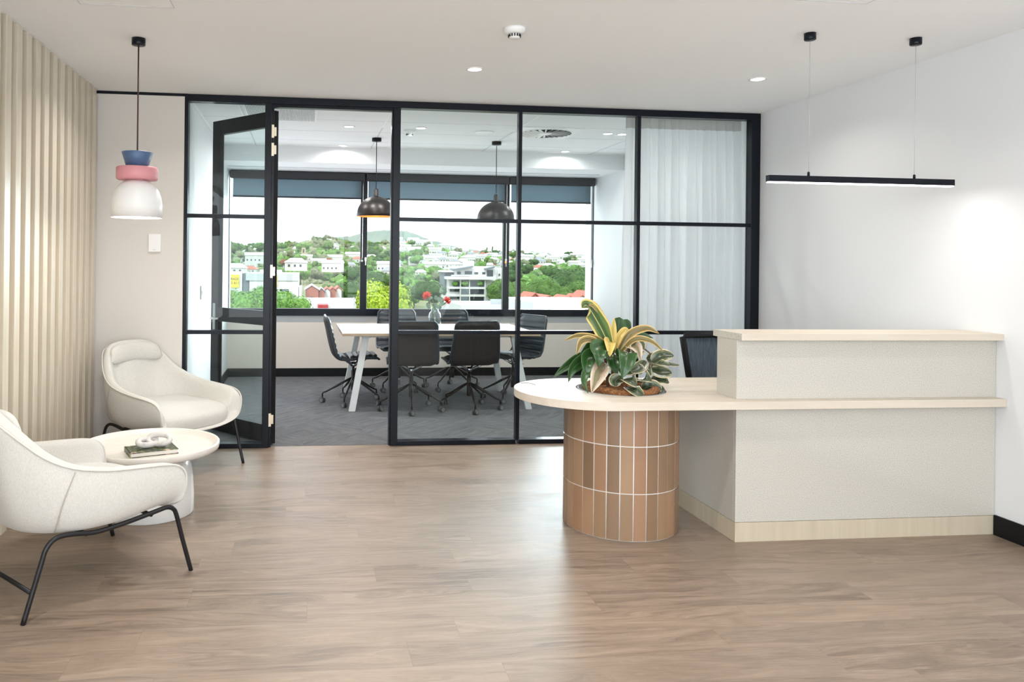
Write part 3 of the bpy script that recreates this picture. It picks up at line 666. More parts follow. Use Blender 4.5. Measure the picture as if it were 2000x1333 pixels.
kn = thing('knot_ornament', 'white marble chain-link knot ornament resting on the book', 'ornament', (-.835, 4.455, .396), math.radians(10))
def link(cx_, cy_, z_, rz, ry, L=.045, r=.017, w=.030, name='link'):
    pts = []
    for k in range(40):
        a = 2 * PI * k / 40; x = math.copysign(abs(math.cos(a)) ** .8, math.cos(a)) * (L + w * .4); y = math.sin(a) * w
        pts.append(Matrix.Translation((cx_, cy_, z_)) @ Matrix.Rotation(rz, 4, 'Z') @ Matrix.Rotation(ry, 4, 'X') @ Vector((x, y, 0)))
    MB().tube(pts, r, 14, closed=True).build(name, M['marble'], kn)
link(-.028, .002, .026, math.radians(28), math.radians(22), .042, .0165, .030)
link(.034, .000, .038, math.radians(-22), math.radians(48), .050, .0155, .030)

# ================================================================ meeting room
mt = thing('meeting_table', 'pale oak topped meeting table on white splayed legs', 'table', (1.33, 8.0, 0), math.radians(.6))
hx, hy, tz = .975, .585, .757
MB().box(-hx, hx, -hy, hy, tz - .004, tz, bev=.001, seg=1).build('table_top', M['tabletop'], mt)
MB().box(-hx - .0005, hx + .0005, -hy - .0005, hy + .0005, tz - .028, tz - .0041, bev=.001, seg=1).build('edge', M['tableedge'], mt)
def slab(pa, pb, w, d):       # flat bar between two points: w along x, d along y
    g = MB(); b2 = bmesh.new(); V = []
    for p_ in (pa, pb):
        V.append([b2.verts.new((p_[0] + sx * w / 2, p_[1] + sy * d / 2, p_[2])) for sx, sy in ((-1, -1), (1, -1), (1, 1), (-1, 1))])
    for i in range(4): b2.faces.new((V[0][i], V[0][(i + 1) % 4], V[1][(i + 1) % 4], V[1][i]))
    b2.faces.new(V[0][::-1]); b2.faces.new(V[1]); return g.merge(b2)
for sx in (-1, 1):
    for sy in (-1, 1): slab((sx * .875, sy * .53, .002), (sx * .74, sy * .44, .715), .062, .045).build('leg', M['whitemetal'], mt, bevel=.003)
    MB().box(sx * .74 - .035, sx * .74 + .035, -.50, .50, .702, .728).build('leg_bracket', M['whitemetal'], mt, bevel=.002)
MB().box(-.72, .72, -.40, -.36, .70, .728).box(-.72, .72, .36, .40, .70, .728).build('under_rail', M['whitemetal'], mt, bevel=.002)

def make_meeting_chair():
    root = thing('meeting_chair', 'x', 'chair')
    # side profile, x forward; path along the middle of the padding
    P2 = smoothpath([(.235, 0, .462), (.20, 0, .480), (.10, 0, .480), (0, 0, .473), (-.09, 0, .468), (-.155, 0, .474), (-.195, 0, .505), (-.215, 0, .56), (-.238, 0, .65), (-.262, 0, .76), (-.285, 0, .855), (-.292, 0, .880)], 10)
    n = len(P2); s_ = [0]
    for i in range(1, n): s_.append(s_[-1] + (P2[i] - P2[i - 1]).length)
    T = s_[-1]; seat_part, shell_part = [], []
    def half(i):
        u = s_[i] / T; w = .225 + .012 * math.sin(min(1, u * 1.1) * PI) - .012 * max(0, u - .6) / .4
        e = min(1, s_[i] / .05, (T - s_[i]) / .05); return w * (1 - .14 * (1 - e) ** 2)
    gi, go = [], []
    for i in range(n):
        tn = (P2[min(i + 1, n - 1)] - P2[max(i - 1, 0)]).normalized(); nr = Vector((tn.z, 0, -tn.x))      # towards the sitter
        if nr.z < 0 and i < n / 3: nr = -nr
        if i >= n / 3 and nr.x < 0: nr = -nr
        h = half(i); rib = abs(math.sin(PI * s_[i] / .058)) ** .55; e = min(1, s_[i] / .03, (T - s_[i]) / .03) ** .5 if 0 < i < n - 1 else 0
        ti = (.012 + .016 * rib) * e + .002; to = -.022 * e - .002
        row = []
        for k in range(9):
            v = -1 + 2 * k / 8; ed = (1 - abs(v) ** 6) ** .5 if abs(v) < 1 else 0
            row.append(P2[i] + Vector((0, v * h, 0)) + nr * (ti * ed + .0) + nr * (.010 * v * v if i > n / 2 else .004 * v * v))
        gi.append(row); row = []
        for k in range(9):
            v = -1 + 2 * k / 8; ed = (1 - abs(v) ** 6) ** .5 if abs(v) < 1 else 0
            row.append(P2[i] + Vector((0, v * h * 1.004, 0)) + nr * (to * ed) + nr * (.010 * v * v if i > n / 2 else .004 * v * v))
        go.append(row)
    g = MB(); g.grid(gi); g.build('ribbed_pad', M['leather'], root, weld=False)
    g = MB(); g.grid(go); g.build('outer_shell', M['shell'], root, weld=False)
    # edge roll that closes pad and shell
    ed = [gi[i][0] for i in range(n)] + [gi[n - 1][k] for k in range(1, 9)] + [gi[i][8] for i in range(n - 2, -1, -1)] + [gi[0][k] for k in range(7, 0, -1)]
    ed = ed[::2]; MB().tube(ed, .012, 8, closed=True).build('edge_roll', M['leather'], root)
    br = MB()
    for sx, sy in ((1, 1), (1, -1), (-1, 1), (-1, -1)): br.tube([(0, 0, .375), (sx * .05 , sy * .05, .415), (sx * .11, sy * .10, .452)], [.016, .012, .010], 8)
    br.lathe([(.0, .372), (.03, .374), (.034, .40), (.02, .415), (0, .415)], 16); br.build('seat_bracket', M['chrome'], root)
    MB().tube([(.03, .03, .425), (.06, .16, .415), (.06, .235, .405)], .004, 6).build('lever', M['chrome'], root)
    MB().lathe([(.020, .13), (.022, .14), (.022, .33), (.014, .335), (.014, .376)], 16).build('column', M['dustlegs'], root)
    for k in range(5):
        a = 2 * PI * k / 5 + .55; c, s2 = math.cos(a), math.sin(a)
        lg = MB().tube([(c * .015, s2 * .015, .255), (c * .12, s2 * .12, .200), (c * .27, s2 * .27, .118), (c * .305, s2 * .305, .105), (c * .312, s2 * .312, .095), (c * .312, s2 * .312, .060)], [.011, .014, .0095, .0085, .008, .008], 8).build('leg', M['dustlegs'], root)
        cs = MB(); ox, oy = c * .312, s2 * .312; yw = a * 2.3; wx, wy = math.cos(yw), math.sin(yw)
        for sd in (-1, 1):
            A = Vector((ox + wx * .006 * sd, oy + wy * .006 * sd, .0275)); B_ = Vector((ox + wx * .021 * sd, oy + wy * .021 * sd, .0275)); cs.tube([A, B_], .0265, 18)
            cs.mi = 1; cs.tube([B_, B_ + Vector((wx * .001 * sd, wy * .001 * sd, 0))], .020, 14); cs.mi = 0
        cs.box(ox - .008, ox + .008, oy - .008, oy + .008, .028, .062); cs.build('castor', [M['wheel'], M['wheelcap']], lg)
    return root
mc = make_meeting_chair(); mc['group'] = 'ribbed meeting chairs'
CH = [((.50, 7.93, 0), math.radians(3), 'ribbed black meeting chair at the left end of the table, in side view'),
      ((1.04, 7.50, 0), math.radians(88), 'meeting chair, dark back to us, near side of the table, partly behind the partition post'),
      ((1.62, 7.53, 0), math.radians(94), 'meeting chair, dark back to us, near side of the table, right one of two'),
      ((1.07, 8.76, 0), math.radians(-90), 'meeting chair on the window side of the table, left of the vase'),
      ((1.69, 8.76, 0), math.radians(-91), 'meeting chair on the window side of the table, behind the vase'),
      ((2.20, 8.03, 0), math.radians(205), 'ribbed black meeting chair at the right end of the table, turned a little towards us')]
for i, (loc, rz, lb) in enumerate(CH):
    o = mc if i == 0 else copy_tree(mc); o.location = loc; o.rotation_euler = (0, 0, rz); o['label'] = lb

def make_dome():
    t_ = thing('dome_pendant', 'x', 'pendant lamp')
    MB().lathe([(.050, 0), (.050, -.034), (0, -.036)], 24).build('canopy', M['skirt'], t_)
    MB().tube([(0, 0, -.03), (0, 0, -.535)], .004, 8).build('cord', M['skirt'], t_)
    MB().lathe([(0, -.525), (.016, -.528), (.024, -.540), (.024, -.600), (.030, -.612)], 24).build('neck', M['shadeblack'], t_)
    z = -.606; out = [(.030 + .0, z)] + [(.200 * math.sin(a), z - .195 + .195 * math.cos(a)) for a in [math.radians(d) for d in range(14, 91, 6)]] + [(.203, z - .212)]
    inn = [(r - .004 if r > .03 else r, zz - .004) for r, zz in out[::-1]]; inn[0] = (.199, z - .212)
    g = MB(); rows = out + inn; g.lathe(rows, 48, closed=False); o_ = g.build('shade', [M['shadeblack'], M['copper']], t_)
    for f in o_.data.polygons:
        c = f.center; n_ = f.normal
        if c.z < z - .02 and (Vector((c.x, c.y, c.z - (z - .2))).dot(n_) < 0): f.material_index = 1
    MB().lathe([(0, -.66), (.02, -.665), (.032, -.70), (.02, -.735), (0, -.74)], 16).build('bulb', M['lampglow'], t_)
    return t_
dp = make_dome(); dp['group'] = 'black dome pendants'; dp['label'] = 'left black dome pendant over the meeting table, next to the partition post'; dp.location = (.725, 8.05, H2)
dp2 = copy_tree(dp); dp2['label'] = 'right black dome pendant over the meeting table, with a copper glow inside its rim'; dp2.location = (2.003, 8.055, H2 - .03)
for x in (.725, 2.003): lamp('dome_pendant_lamp', 'POINT', (x, 8.05, H2 - .79), 3, (1, .85, .65), shadow_soft_size=.03)
for o_ in kids(dp2):
    if o_.name.startswith('canopy'): o_.location.z += .03
    if o_.name.startswith('cord'): o_.location.z += .015

# vase and flowers on the table
vx, vy = 1.345, 7.98
vs = thing('glass_vase', 'clear glass bottle vase on the meeting table', 'vase', (vx, vy, .7575))
pv = [(.050, .002), (.062, .010), (.066, .04), (.066, .12), (.058, .155), (.040, .178), (.036, .19), (.040, .215)]
MB().lathe([(0, 0)] + pv + [(r - .004, z_) for r, z_ in pv[::-1]] + [(0, .006)], 40).build('bottle', M['vaseglass'], vs)
def leafdisc(g, c, n_, r, up=Vector((0, 0, 1))):
    n_ = Vector(n_).normalized(); a = n_.cross(up).normalized() if abs(n_.dot(up)) < .95 else Vector((1, 0, 0)); b = n_.cross(a)
    rows = []
    for j in range(3):
        rr = r * j / 2; rows.append([Vector(c) + (a * math.cos(2 * PI * k / 10) + b * math.sin(2 * PI * k / 10)) * max(rr, 1e-4) + n_ * (-.12 * rr * j / 2) for k in range(10)])
    g.grid(rows, closed_u=True)
def flower(name, head, r, label, sd):
    rs = random.Random(sd); t_ = thing(name, label, 'flower', (vx, vy, .775), 0, 'red pincushion flowers')
    h = Vector(head); pth = smoothpath([(rs.uniform(-.02, .02), 0, 0), (0, 0, .17), tuple(h * .75 + Vector((0, 0, .03))), tuple(h)], 6)
    MB().tube(pth, .0035, 6).build('stem', M['greenstem'], t_)
    g = MB(); ax = (h - Vector((0, 0, .15))).normalized()
    for k in range(150):
        v = Vector((rs.gauss(0, 1), rs.gauss(0, 1), rs.gauss(0, 1))).normalized()
        if v.dot(ax) < -.35: continue
        e = h + v * r * rs.uniform(.8, 1.05); m_ = h + v * r * .55; g.tube([h, m_, e + Vector((0, 0, .006))], [.003, .0022, .0028], 4)
    g.build('petals', M['red'], t_)
    g = MB()
    for k in range(5):
        a = 2 * PI * k / 5; d_ = Vector((math.cos(a), math.sin(a), -.5)); g.grid([[h - ax * .02 + d_ * .0, h - ax * .02 + d_ * .02 + Vector((0, 0, .004)), h - ax * .02 + d_ * .055], [h - ax * .02, h - ax * .02 + d_ * .02 + ax.cross(d_) * .018, h - ax * .02 + d_ * .055]])
    g.build('bracts', M['eucalypt'], t_)
flower('pincushion_flower', (-.088, -.03, .315), .050, 'red spiky flower on the left of the glass vase', 3)
flower('pincushion_flower', (.122, -.02, .265), .046, 'red spiky flower on the right of the glass vase', 5)
for i, (tip, lb) in enumerate((((-.03, .0, .29), 'grey-green round-leaved sprig in the glass vase between the two red flowers'), ((.10, .02, .385), 'tall sprig with dark round leaves rising above the right red flower'))):
    rs = random.Random(20 + i); t_ = thing('eucalyptus_sprig', lb, 'foliage', (vx, vy, .775), 0, 'sprigs in the vase')
    pth = smoothpath([(.01, 0, 0), (0, 0, .17), tuple(Vector(tip) * .6 + Vector((0, 0, .08))), tip], 5); MB().tube(pth, .0025, 6).build('stem', M['greenstem'], t_)
    g = MB()
    for k in range(16 if i == 0 else 9):
        q_ = pth[-1 - k % (9 if i == 0 else 4)]; off = Vector((rs.uniform(-.055, .055), rs.uniform(-.04, .04), rs.uniform(-.05, .03))) * (1 if i == 0 else .5)
        if i == 0 and k % 2: off.x += .05
        leafdisc(g, q_ + off, (rs.uniform(-.5, .5), -1, rs.uniform(-.2, .6)), rs.uniform(.018, .028))
    g.build('leaves', M['eucalypt'], t_)

# ================================================================ planter foliage in the desk
pt = thing('potted_plant', 'mixed planting of yellow-edged, green and variegated leaves sunk into the desk end', 'plant', (1.762, 4.175, .56))
MB().lathe([(0, .0), (.16, .0), (.225, .05), (.236, .184), (.230, .186), (.215, .05), (.15, .012), (0, .012)], 40).build('bowl', M['bowl'], pt)
g = MB(); rs = random.Random(2); rows = []
for j in range(12):
    r = .215 * j / 11; rows.append([Vector((r * math.cos(2 * PI * k / 40), r * math.sin(2 * PI * k / 40), .165 + .045 * (1 - j / 11) + .012 * rs.random() - .02 * (j / 11) ** 4)) for k in range(40)])
g.grid(rows, closed_u=True)
g.tube([Vector((.188 * math.cos(a), .188 * math.sin(a), .188 + .006 * math.sin(7 * a))) for a in [2 * PI * k / 48 for k in range(48)]], .024, 10, closed=True)
g.build('coir_lining', M['coir'], pt)
# leaf materials: u runs along the leaf, v across (0 = midrib)
def leafmat(name, centre, mid, edge, midrib, e0=.62, e1=.9, vein=0.0, rough=.35, streak=.5):
    m = mat(name, centre, rough); t = NT(m); uvn = t.n.new('ShaderNodeUVMap'); uvn.uv_map = 'UVMap'; x = t.n.new('ShaderNodeSeparateXYZ'); t.l.new(uvn.outputs[0], x.inputs[0]); U, V_ = x.outputs[0], x.outputs[1]
    av = t.math('ABSOLUTE', V_); nz = t.noise(t.vec(t.math('MULTIPLY', U, 3.0), t.math('MULTIPLY', V_, 6.0), 0.0), 1.6, 4)
    w = t.math('ADD', av, t.math('MULTIPLY', t.math('SUBTRACT', nz, .5), streak))
    k = t.n.new('ShaderNodeValToRGB'); e = k.color_ramp.elements
    while len(e) < 5: e.new(.5)
    for i, (p_, cl) in enumerate([(0, centre), (e0 - .10, centre), (e0, mid), (e1 - .05, mid), (e1, edge)]): e[i].position = p_; e[i].color = (*cl, 1)
    t.l.new(w, k.inputs[0]); c = k.outputs[0]
    c = t.mix(t.math('MULTIPLY', t.math('LESS_THAN', av, .05), .8), c, midrib)
    if vein:
        vv = t.math('FRACT', t.math('MULTIPLY', t.math('SUBTRACT', U, t.math('MULTIPLY', av, .22)), 13)); c = t.mix(t.math('MULTIPLY', t.math('LESS_THAN', vv, .14), vein), c, midrib)
    t.l.new(c, t.b.inputs['Base Color']); t.b.inputs['Subsurface Weight'].default_value = 0; return m
LM_ = {'ti': leafmat('yellow_edged_leaf', (.035, .085, .018), (.10, .16, .03), (.72, .53, .16), (.55, .50, .16), .50, .80, 0, .3, .45),
       'tip': leafmat('yellow_pink_leaf', (.13, .12, .03), (.34, .22, .07), (.66, .48, .20), (.34, .10, .06), .52, .80, 0, .35, .5),
       'tiy': leafmat('golden_leaf', (.34, .30, .06), (.62, .43, .10), (.74, .55, .18), (.60, .50, .15), .25, .7, 0, .35, .6),
       'green': leafmat('deep_green_leaf', (.018, .058, .014), (.026, .085, .018), (.05, .12, .03), (.07, .15, .04), .6, .92, .35, .28, .2),
       'pink': leafmat('cream_pink_leaf', (.16, .17, .08), (.52, .36, .28), (.62, .56, .42), (.30, .12, .09), .42, .72, .2, .35, .9),
       'rub': leafmat('variegated_rubber_leaf', (.028, .048, .024), (.10, .125, .06), (.62, .52, .34), (.16, .14, .07), .52, .88, .15, .26, .5)}
def leaf(g, path, width, fold=.25, prof='lance', ns=16, twist=0.0, droop_n=None, ripple=0.0):
    """path: 3-4 points of the midrib; width: half width; normal kept away from the stem centre"""
    uvl = g.b.loops.layers.uv.get('UVMap') or g.b.loops.layers.uv.new('UVMap'); P = smoothpath(path, max(4, ns // (len(path) - 1))); n = len(P); rows = []
    for i in range(n):
        u = i / (n - 1); tn = (P[min(i + 1, n - 1)] - P[max(i - 1, 0)]).normalized()
        side = tn.cross(Vector((0, -.8, .6)) if droop_n is None else Vector(droop_n))
        if side.length < .15: side = tn.cross(Vector((0, 0, 1)))
        side.normalize(); up = side.cross(tn).normalized()
        tw = twist + .0; side2 = side * math.cos(tw) + up * math.sin(tw); up2 = -side * math.sin(tw) + up * math.cos(tw)
        if prof == 'lance': w = width * (math.sin(PI * min(1, u * .92 + .08)) ** .75) * (1 - .15 * u)
        elif prof == 'heart': w = width * min(1, (u / .22)) ** .5 * (1 - max(0, (u - .3) / .7) ** 1.7) ** 1.0
        else: w = width * math.sqrt(max(0, 1 - (2 * u - 1) ** 2)) * (1.0 - .1 * u)
        w = max(w, .0006); row = []
        for k in range(-4, 5):
            v = k / 4; rp = ripple * math.sin(u * 22 + (1.5 if v > 0 else 0)) * abs(v) ** 2
            row.append((P[i] + side2 * (w * v * math.cos(fold * abs(v))) + up2 * (w * abs(v) * math.sin(fold) * (abs(v) ** .6) + rp), (u, v)))
        rows.append(row)
    V = [[g.b.verts.new(p) for p, _ in r] for r in rows]
    for j in range(n - 1):
        for i in range(8):
            f = g.b.faces.new((V[j][i], V[j][i + 1], V[j + 1][i + 1], V[j + 1][i])); f.smooth = True
            for lp_, (a, b_) in zip(f.loops, ((j, i), (j, i + 1), (j + 1, i + 1), (j + 1, i))): lp_[uvl].uv = rows[a][b_][1]
O_ = Vector((1.762, 4.175, .56))
def W2(u, v, dy=0): return at(u, v, 4.175 + dy) - O_       # a spot of the bouquet, dy = nearer (-) or farther (+)
def bunch(name, kind, specs, thick=.0012):
    for sp_ in specs:
        g = MB(); leaf(g, **sp_); o_ = g.build(name, LM_[kind], pt, weld=False)
        md = o_.modifiers.new('solid', 'SOLIDIFY'); md.thickness = thick; md.offset = 0
c0 = W2(1197, 712)
bunch('yellow_edged_leaf', 'ti', [dict(path=[W2(1195, 690, 0), W2(1178, 650, .0), W2(1157, 612, .02), W2(1146, 597, 0), W2(1137, 602, -.03)], width=.070, fold=.12, twist=-0.07, ripple=.004)])
bunch('yellow_edged_leaf', 'tip', [dict(path=[W2(1150, 596, .0), W2(1158, 598, -.01), W2(1168, 612, -.01)], width=.010, fold=.1)])
bunch('arching_leaf', 'tip', [
    dict(path=[W2(1192, 680), W2(1165, 662, -.03), W2(1130, 656, -.05), W2(1101, 666, -.06)], width=.020, fold=.5, twist=0.25),
    dict(path=[W2(1190, 690, -.02), W2(1158, 666, -.06), W2(1135, 668, -.10), W2(1126, 693, -.12)], width=.026, fold=.4, twist=0.15),
    dict(path=[W2(1205, 690, -.01), W2(1228, 655, -.03), W2(1262, 642, -.05), W2(1288, 652, -.06)], width=.027, fold=.4, twist=-0.23),
    dict(path=[W2(1208, 692, -.03), W2(1238, 664, -.08), W2(1270, 667, -.11), W2(1296, 687, -.12)], width=.020, fold=.5, twist=-0.28)])
bunch('golden_leaf', 'tiy', [
    dict(path=[W2(1197, 690, .03), W2(1197, 665, .04), W2(1198, 640, .05), W2(1199, 621, .05)], width=.022, fold=.5, twist=0),
    dict(path=[W2(1200, 690, .02), W2(1209, 660, .05), W2(1222, 644, .08), W2(1229, 655, .09)], width=.022, fold=.5, twist=0.30),
    dict(path=[W2(1193, 672, .0), W2(1190, 667, -.05), W2(1191, 676, -.10), W2(1191, 697, -.13)], width=.036, fold=.2),
    dict(path=[W2(1190, 680, .0), W2(1172, 667, .05), W2(1155, 672, .08), W2(1142, 690, .10)], width=.022, fold=.4, twist=0.20)])
bunch('green_leaf', 'green', [
    dict(path=[W2(1206, 660, .10), W2(1208, 640, .12), W2(1209, 625, .13), W2(1210, 620, .13)], width=.050, fold=.2, prof='heart', twist=-0.25),
    dict(path=[W2(1200, 670, .12), W2(1222, 632, .14), W2(1232, 650, .14)], width=.030, fold=.3, prof='heart', twist=-0.40),
    dict(path=[W2(1192, 675, -.04), W2(1168, 680, -.12), W2(1170, 696, -.17), W2(1168, 718, -.17)], width=.050, fold=.25, prof='heart'),
    dict(path=[W2(1180, 692, -.02), W2(1152, 698, -.09), W2(1146, 715, -.14), W2(1146, 742, -.15)], width=.047, fold=.3, prof='heart'),
    dict(path=[W2(1188, 680, .0), W2(1160, 676, -.02), W2(1145, 684, -.03), W2(1133, 693, -.03)], width=.032, fold=.3, prof='heart', twist=0.20),
    dict(path=[W2(1170, 700, .02), W2(1140, 705, -.02), W2(1118, 722, -.05), W2(1110, 747, -.06)], width=.040, fold=.3, prof='heart', twist=0.30),
    dict(path=[W2(1165, 702, .08), W2(1135, 700, .06), W2(1104, 718, .04), W2(1080, 738, .04)], width=.034, fold=.3, prof='heart', twist=0.35),
    dict(path=[W2(1175, 730, -.06), W2(1150, 722, -.13), W2(1140, 745, -.17), W2(1149, 769, -.19)], width=.026, fold=.3, prof='heart'),
    dict(path=[W2(1212, 700, -.04), W2(1224, 690, -.13), W2(1222, 715, -.18), W2(1214, 741, -.18)], width=.056, fold=.25, prof='heart'),
    dict(path=[W2(1205, 690, .02), W2(1216, 700, .0), W2(1225, 712, .0), W2(1236, 722, 0)], width=.045, fold=.3, prof='heart', twist=0.15),
    dict(path=[W2(1198, 692, -.02), W2(1196, 700, -.05), W2(1200, 718, -.08), W2(1206, 735, -.08)], width=.045, fold=.3, prof='heart'),
    dict(path=[W2(1202, 678, .05), W2(1230, 662, .06), W2(1256, 656, .06), W2(1276, 661, .05)], width=.030, fold=.3, prof='heart', twist=-0.20),
    dict(path=[W2(1190, 690, .10), W2(1170, 690, .14), W2(1150, 700, .16), W2(1135, 722, .16)], width=.05, fold=.3, prof='heart', twist=0.20)])
bunch('cream_pink_leaf', 'pink', [
    dict(path=[W2(1180, 708, -.03), W2(1172, 722, -.12), W2(1163, 745, -.17), W2(1155, 769, -.20)], width=.052, fold=.35, prof='heart'),
    dict(path=[W2(1228, 690, -.0), W2(1236, 676, -.06), W2(1246, 684, -.09), W2(1251, 705, -.1)], width=.042, fold=.25, prof='heart', twist=-0.10)])
rub = [((1250, 712, -.02), (1228, 722, -.04), (1208, 724, -.0), .030), ((1246, 690, 0), (1244, 676, -.04), (1238, 700, -.08), .05), ((1262, 706), (1250, 718, -.06), (1232, 727, -.09), .030),
       ((1272, 708), (1292, 696, -.02), (1316, 695, -.02), .036), ((1272, 712), (1290, 710, -.06), (1309, 714, -.07), .026), ((1270, 722), (1288, 728, -.03), (1312, 728, -.02), .040),
       ((1298, 710), (1312, 712, -.02), (1327, 714, -.03), .010), ((1266, 712), (1264, 722, -.05), (1270, 735, -.08), .022), ((1232, 730), (1246, 722, -.05), (1256, 728, -.06), .030),
       ((1213, 735, -.1), (1202, 745, -.14), (1204, 756, -.16), .034), ((1216, 742, -.12), (1232, 744, -.19), (1244, 752, -.19), .040), ((1246, 748, -.05), (1260, 738, -.12), (1272, 742, -.12), .044),
       ((1268, 748), (1288, 742, -.04), (1307, 748, -.05), .032), ((1222, 757, -.14), (1240, 764, -.22), (1258, 774, -.225), .034), ((1252, 762, -.05), (1272, 755, -.08), (1293, 762, -.10), .034), ((1280, 752, .0), (1290, 758, -.03), (1299, 769, -.05), .016), ((1262, 700, .08), (1280, 704, .09), (1296, 716, .09), .04)]
sp_ = []
for a, b_, c_, w in rub: sp_.append(dict(path=[W2(*a), W2(*b_), W2(*c_)], width=w * 1.22, fold=.25, prof='oval', ns=14, twist=random.Random(int(a[0] + c_[1])).uniform(-.5, .5)))
bunch('variegated_leaf', 'rub', sp_, .0014)
g = MB()
for a, b_ in (((1196, 765), (1197, 690)), ((1202, 765), (1206, 695)), ((1188, 765), (1182, 700))): g.tube(smoothpath([W2(*a), W2((a[0] + b_[0]) / 2, 730, -.01), W2(*b_)], 5), .009, 8)
g.tube(smoothpath([W2(1225, 765), W2(1262, 745), W2(1270, 710)], 5), .005, 8); g.tube(smoothpath([W2(1230, 765, -.1), W2(1240, 755, -.12), W2(1222, 745, -.13)], 5), .004, 8); g.tube(smoothpath([W2(1262, 745), W2(1285, 750, -.02)], 5), .003, 6)
g.tube(smoothpath([W2(1262, 745, .02), W2(1275, 700, .02), W2(1245, 672, .02)], 5), .004, 8)
g.build('stems', M['stem'], pt)
tw = thing('fallen_twig', 'thin dry twig lying on the desk top left of the plant', 'twig', (1.30, 4.36, .748))
MB().tube(smoothpath([(-.05, .02, 0), (-.02, .015, .002), (.0, -.01, .003), (.015, -.05, .001)], 5), .0016, 6).build('stalk', M['stem'], tw)
# ================================================================ the suburb beyond the window
R5 = random.Random(5)
def interp(T, x):
    if x <= T[0][0]: return T[0][1]
    for (a, b), (c, d) in zip(T, T[1:]):
        if x <= c: return b + (d - b) * (x - a) / (c - a)
    return T[-1][1]
# hilltop bearing (x/y of the bearing, in frame columns) against height of the land, and the land profile against distance
RIDGE = [(300, 487), (440, 487), (480, 487), (520, 482), (560, 484), (600, 473), (640, 471), (670, 475), (700, 482), (740, 483), (780, 476), (800, 475), (830, 482), (870, 491), (900, 500), (940, 501), (1000, 500), (1060, 500), (1110, 503), (1160, 506), (1300, 508)]
def col_of(x, y):      # bearing of a ground spot expressed as a frame column
    t = x / y; r = RV * 0; fx = (x * RV.x + y * RV.y) / (x * FV.x + y * FV.y); return 767 + 1514.74 * fx
def ground(x, y):
    c = col_of(x, y); top = at(c, interp(RIDGE, c), 900).z
    if y <= 230: return -15
    u = min(1, (y - 230) / 670); s = u * u * (3 - 2 * u) * .55 + u * .45
    z = -15 + (top + 15) * s
    return z + 1.6 * math.sin(x * .021 + y * .013) * min(1, (y - 230) / 200)
M['land'] = mat('green_hillside', (.071, .114, .037), 1, spec=.1, noise=((.05, .05, .05), (.172, .181, .088), .35, .65, 8))
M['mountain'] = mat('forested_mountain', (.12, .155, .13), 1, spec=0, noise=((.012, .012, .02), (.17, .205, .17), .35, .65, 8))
g = MB(); rows = []
for j in range(60):
    y = 60 + (1080 - 60) * (j / 59) ** 1.2; row = []
    for i in range(70):
        c = 100 + 1400 * i / 69; p = at(c, 500, y); zz = ground(p.x, min(y, 900)) - (max(0, y - 900) * .10); row.append(Vector((p.x, y, zz)))
    rows.append(row)
g.grid(rows); GR = struct('ground', g, M['land'], weld=False)
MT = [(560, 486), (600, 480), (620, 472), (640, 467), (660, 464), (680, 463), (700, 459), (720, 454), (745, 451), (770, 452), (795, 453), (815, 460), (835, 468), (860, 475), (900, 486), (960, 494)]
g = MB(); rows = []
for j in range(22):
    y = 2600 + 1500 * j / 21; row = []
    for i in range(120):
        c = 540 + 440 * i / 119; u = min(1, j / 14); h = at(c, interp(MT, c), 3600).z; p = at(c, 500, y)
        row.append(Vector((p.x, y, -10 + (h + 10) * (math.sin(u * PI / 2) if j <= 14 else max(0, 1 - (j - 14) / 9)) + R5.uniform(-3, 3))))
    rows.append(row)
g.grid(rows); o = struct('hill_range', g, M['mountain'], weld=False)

M['roofwhite'] = mat('white_metal_roof', (.504, .510, .516), .5); M['wallpale'] = mat('pale_weatherboard', (.453, .447, .429), .8)
M['roofgrey'] = mat('grey_metal_roof', (.176, .189, .202), .5); M['roofred'] = mat('terracotta_roof', (.352, .101, .063), .8)
M['brick'] = mat('red_brick', (.264, .083, .057), .9, noise=((2, 2, 14), (.327, .126, .088), .4, .6)); M['winddark'] = mat('dark_window_glass', (.029, .042, .050), .2)
M['concrete'] = mat('white_render', (.504, .504, .498), .8); M['bluegrey'] = mat('blue_grey_cladding', (.118, .143, .160), .7); M['palegrey'] = mat('pale_grey_cladding', (.352, .378, .390), .7)
M['yellow'] = mat('yellow_sign', (.599, .453, .019), .5); M['signtext'] = mat('sign_lettering', (.042, .042, .025), .6); M['redcanopy'] = mat('red_awning', (.294, .021, .025), .6)
M['pole'] = mat('pale_pole', (.294, .302, .302), .6)
M['leafA'] = mat('mid_green_foliage', (.046, .110, .018), .8, spec=.2, noise=((2.4, 2.4, 2.4), (.110, .198, .035), .35, .65)); M['leafB'] = mat('bright_green_foliage', (.134, .243, .019), .8, spec=.2, noise=((2.6, 2.6, 2.6), (.352, .427, .038), .35, .65))
M['leafC'] = mat('dark_green_foliage', (.026, .063, .019), .8, spec=.2, noise=((2.4, 2.4, 2.4), (.068, .133, .032), .35, .65)); M['leafD'] = mat('grey_green_foliage', (.128, .161, .083), .85, spec=.1, noise=((2.0, 2.0, 2.0), (.212, .228, .137), .35, .65))
M['leafE'] = mat('orange_flowering_foliage', (.168, .034, .008), .8, noise=((2.4, 2.4, 2.4), (.252, .084, .021), .35, .65)); M['leafF'] = mat('fresh_green_foliage', (.058, .161, .026), .8, spec=.2, noise=((2.6, 2.6, 2.6), (.168, .308, .063), .35, .65))
M['trunk'] = mat('tree_trunk', (.050, .038, .027), .9)

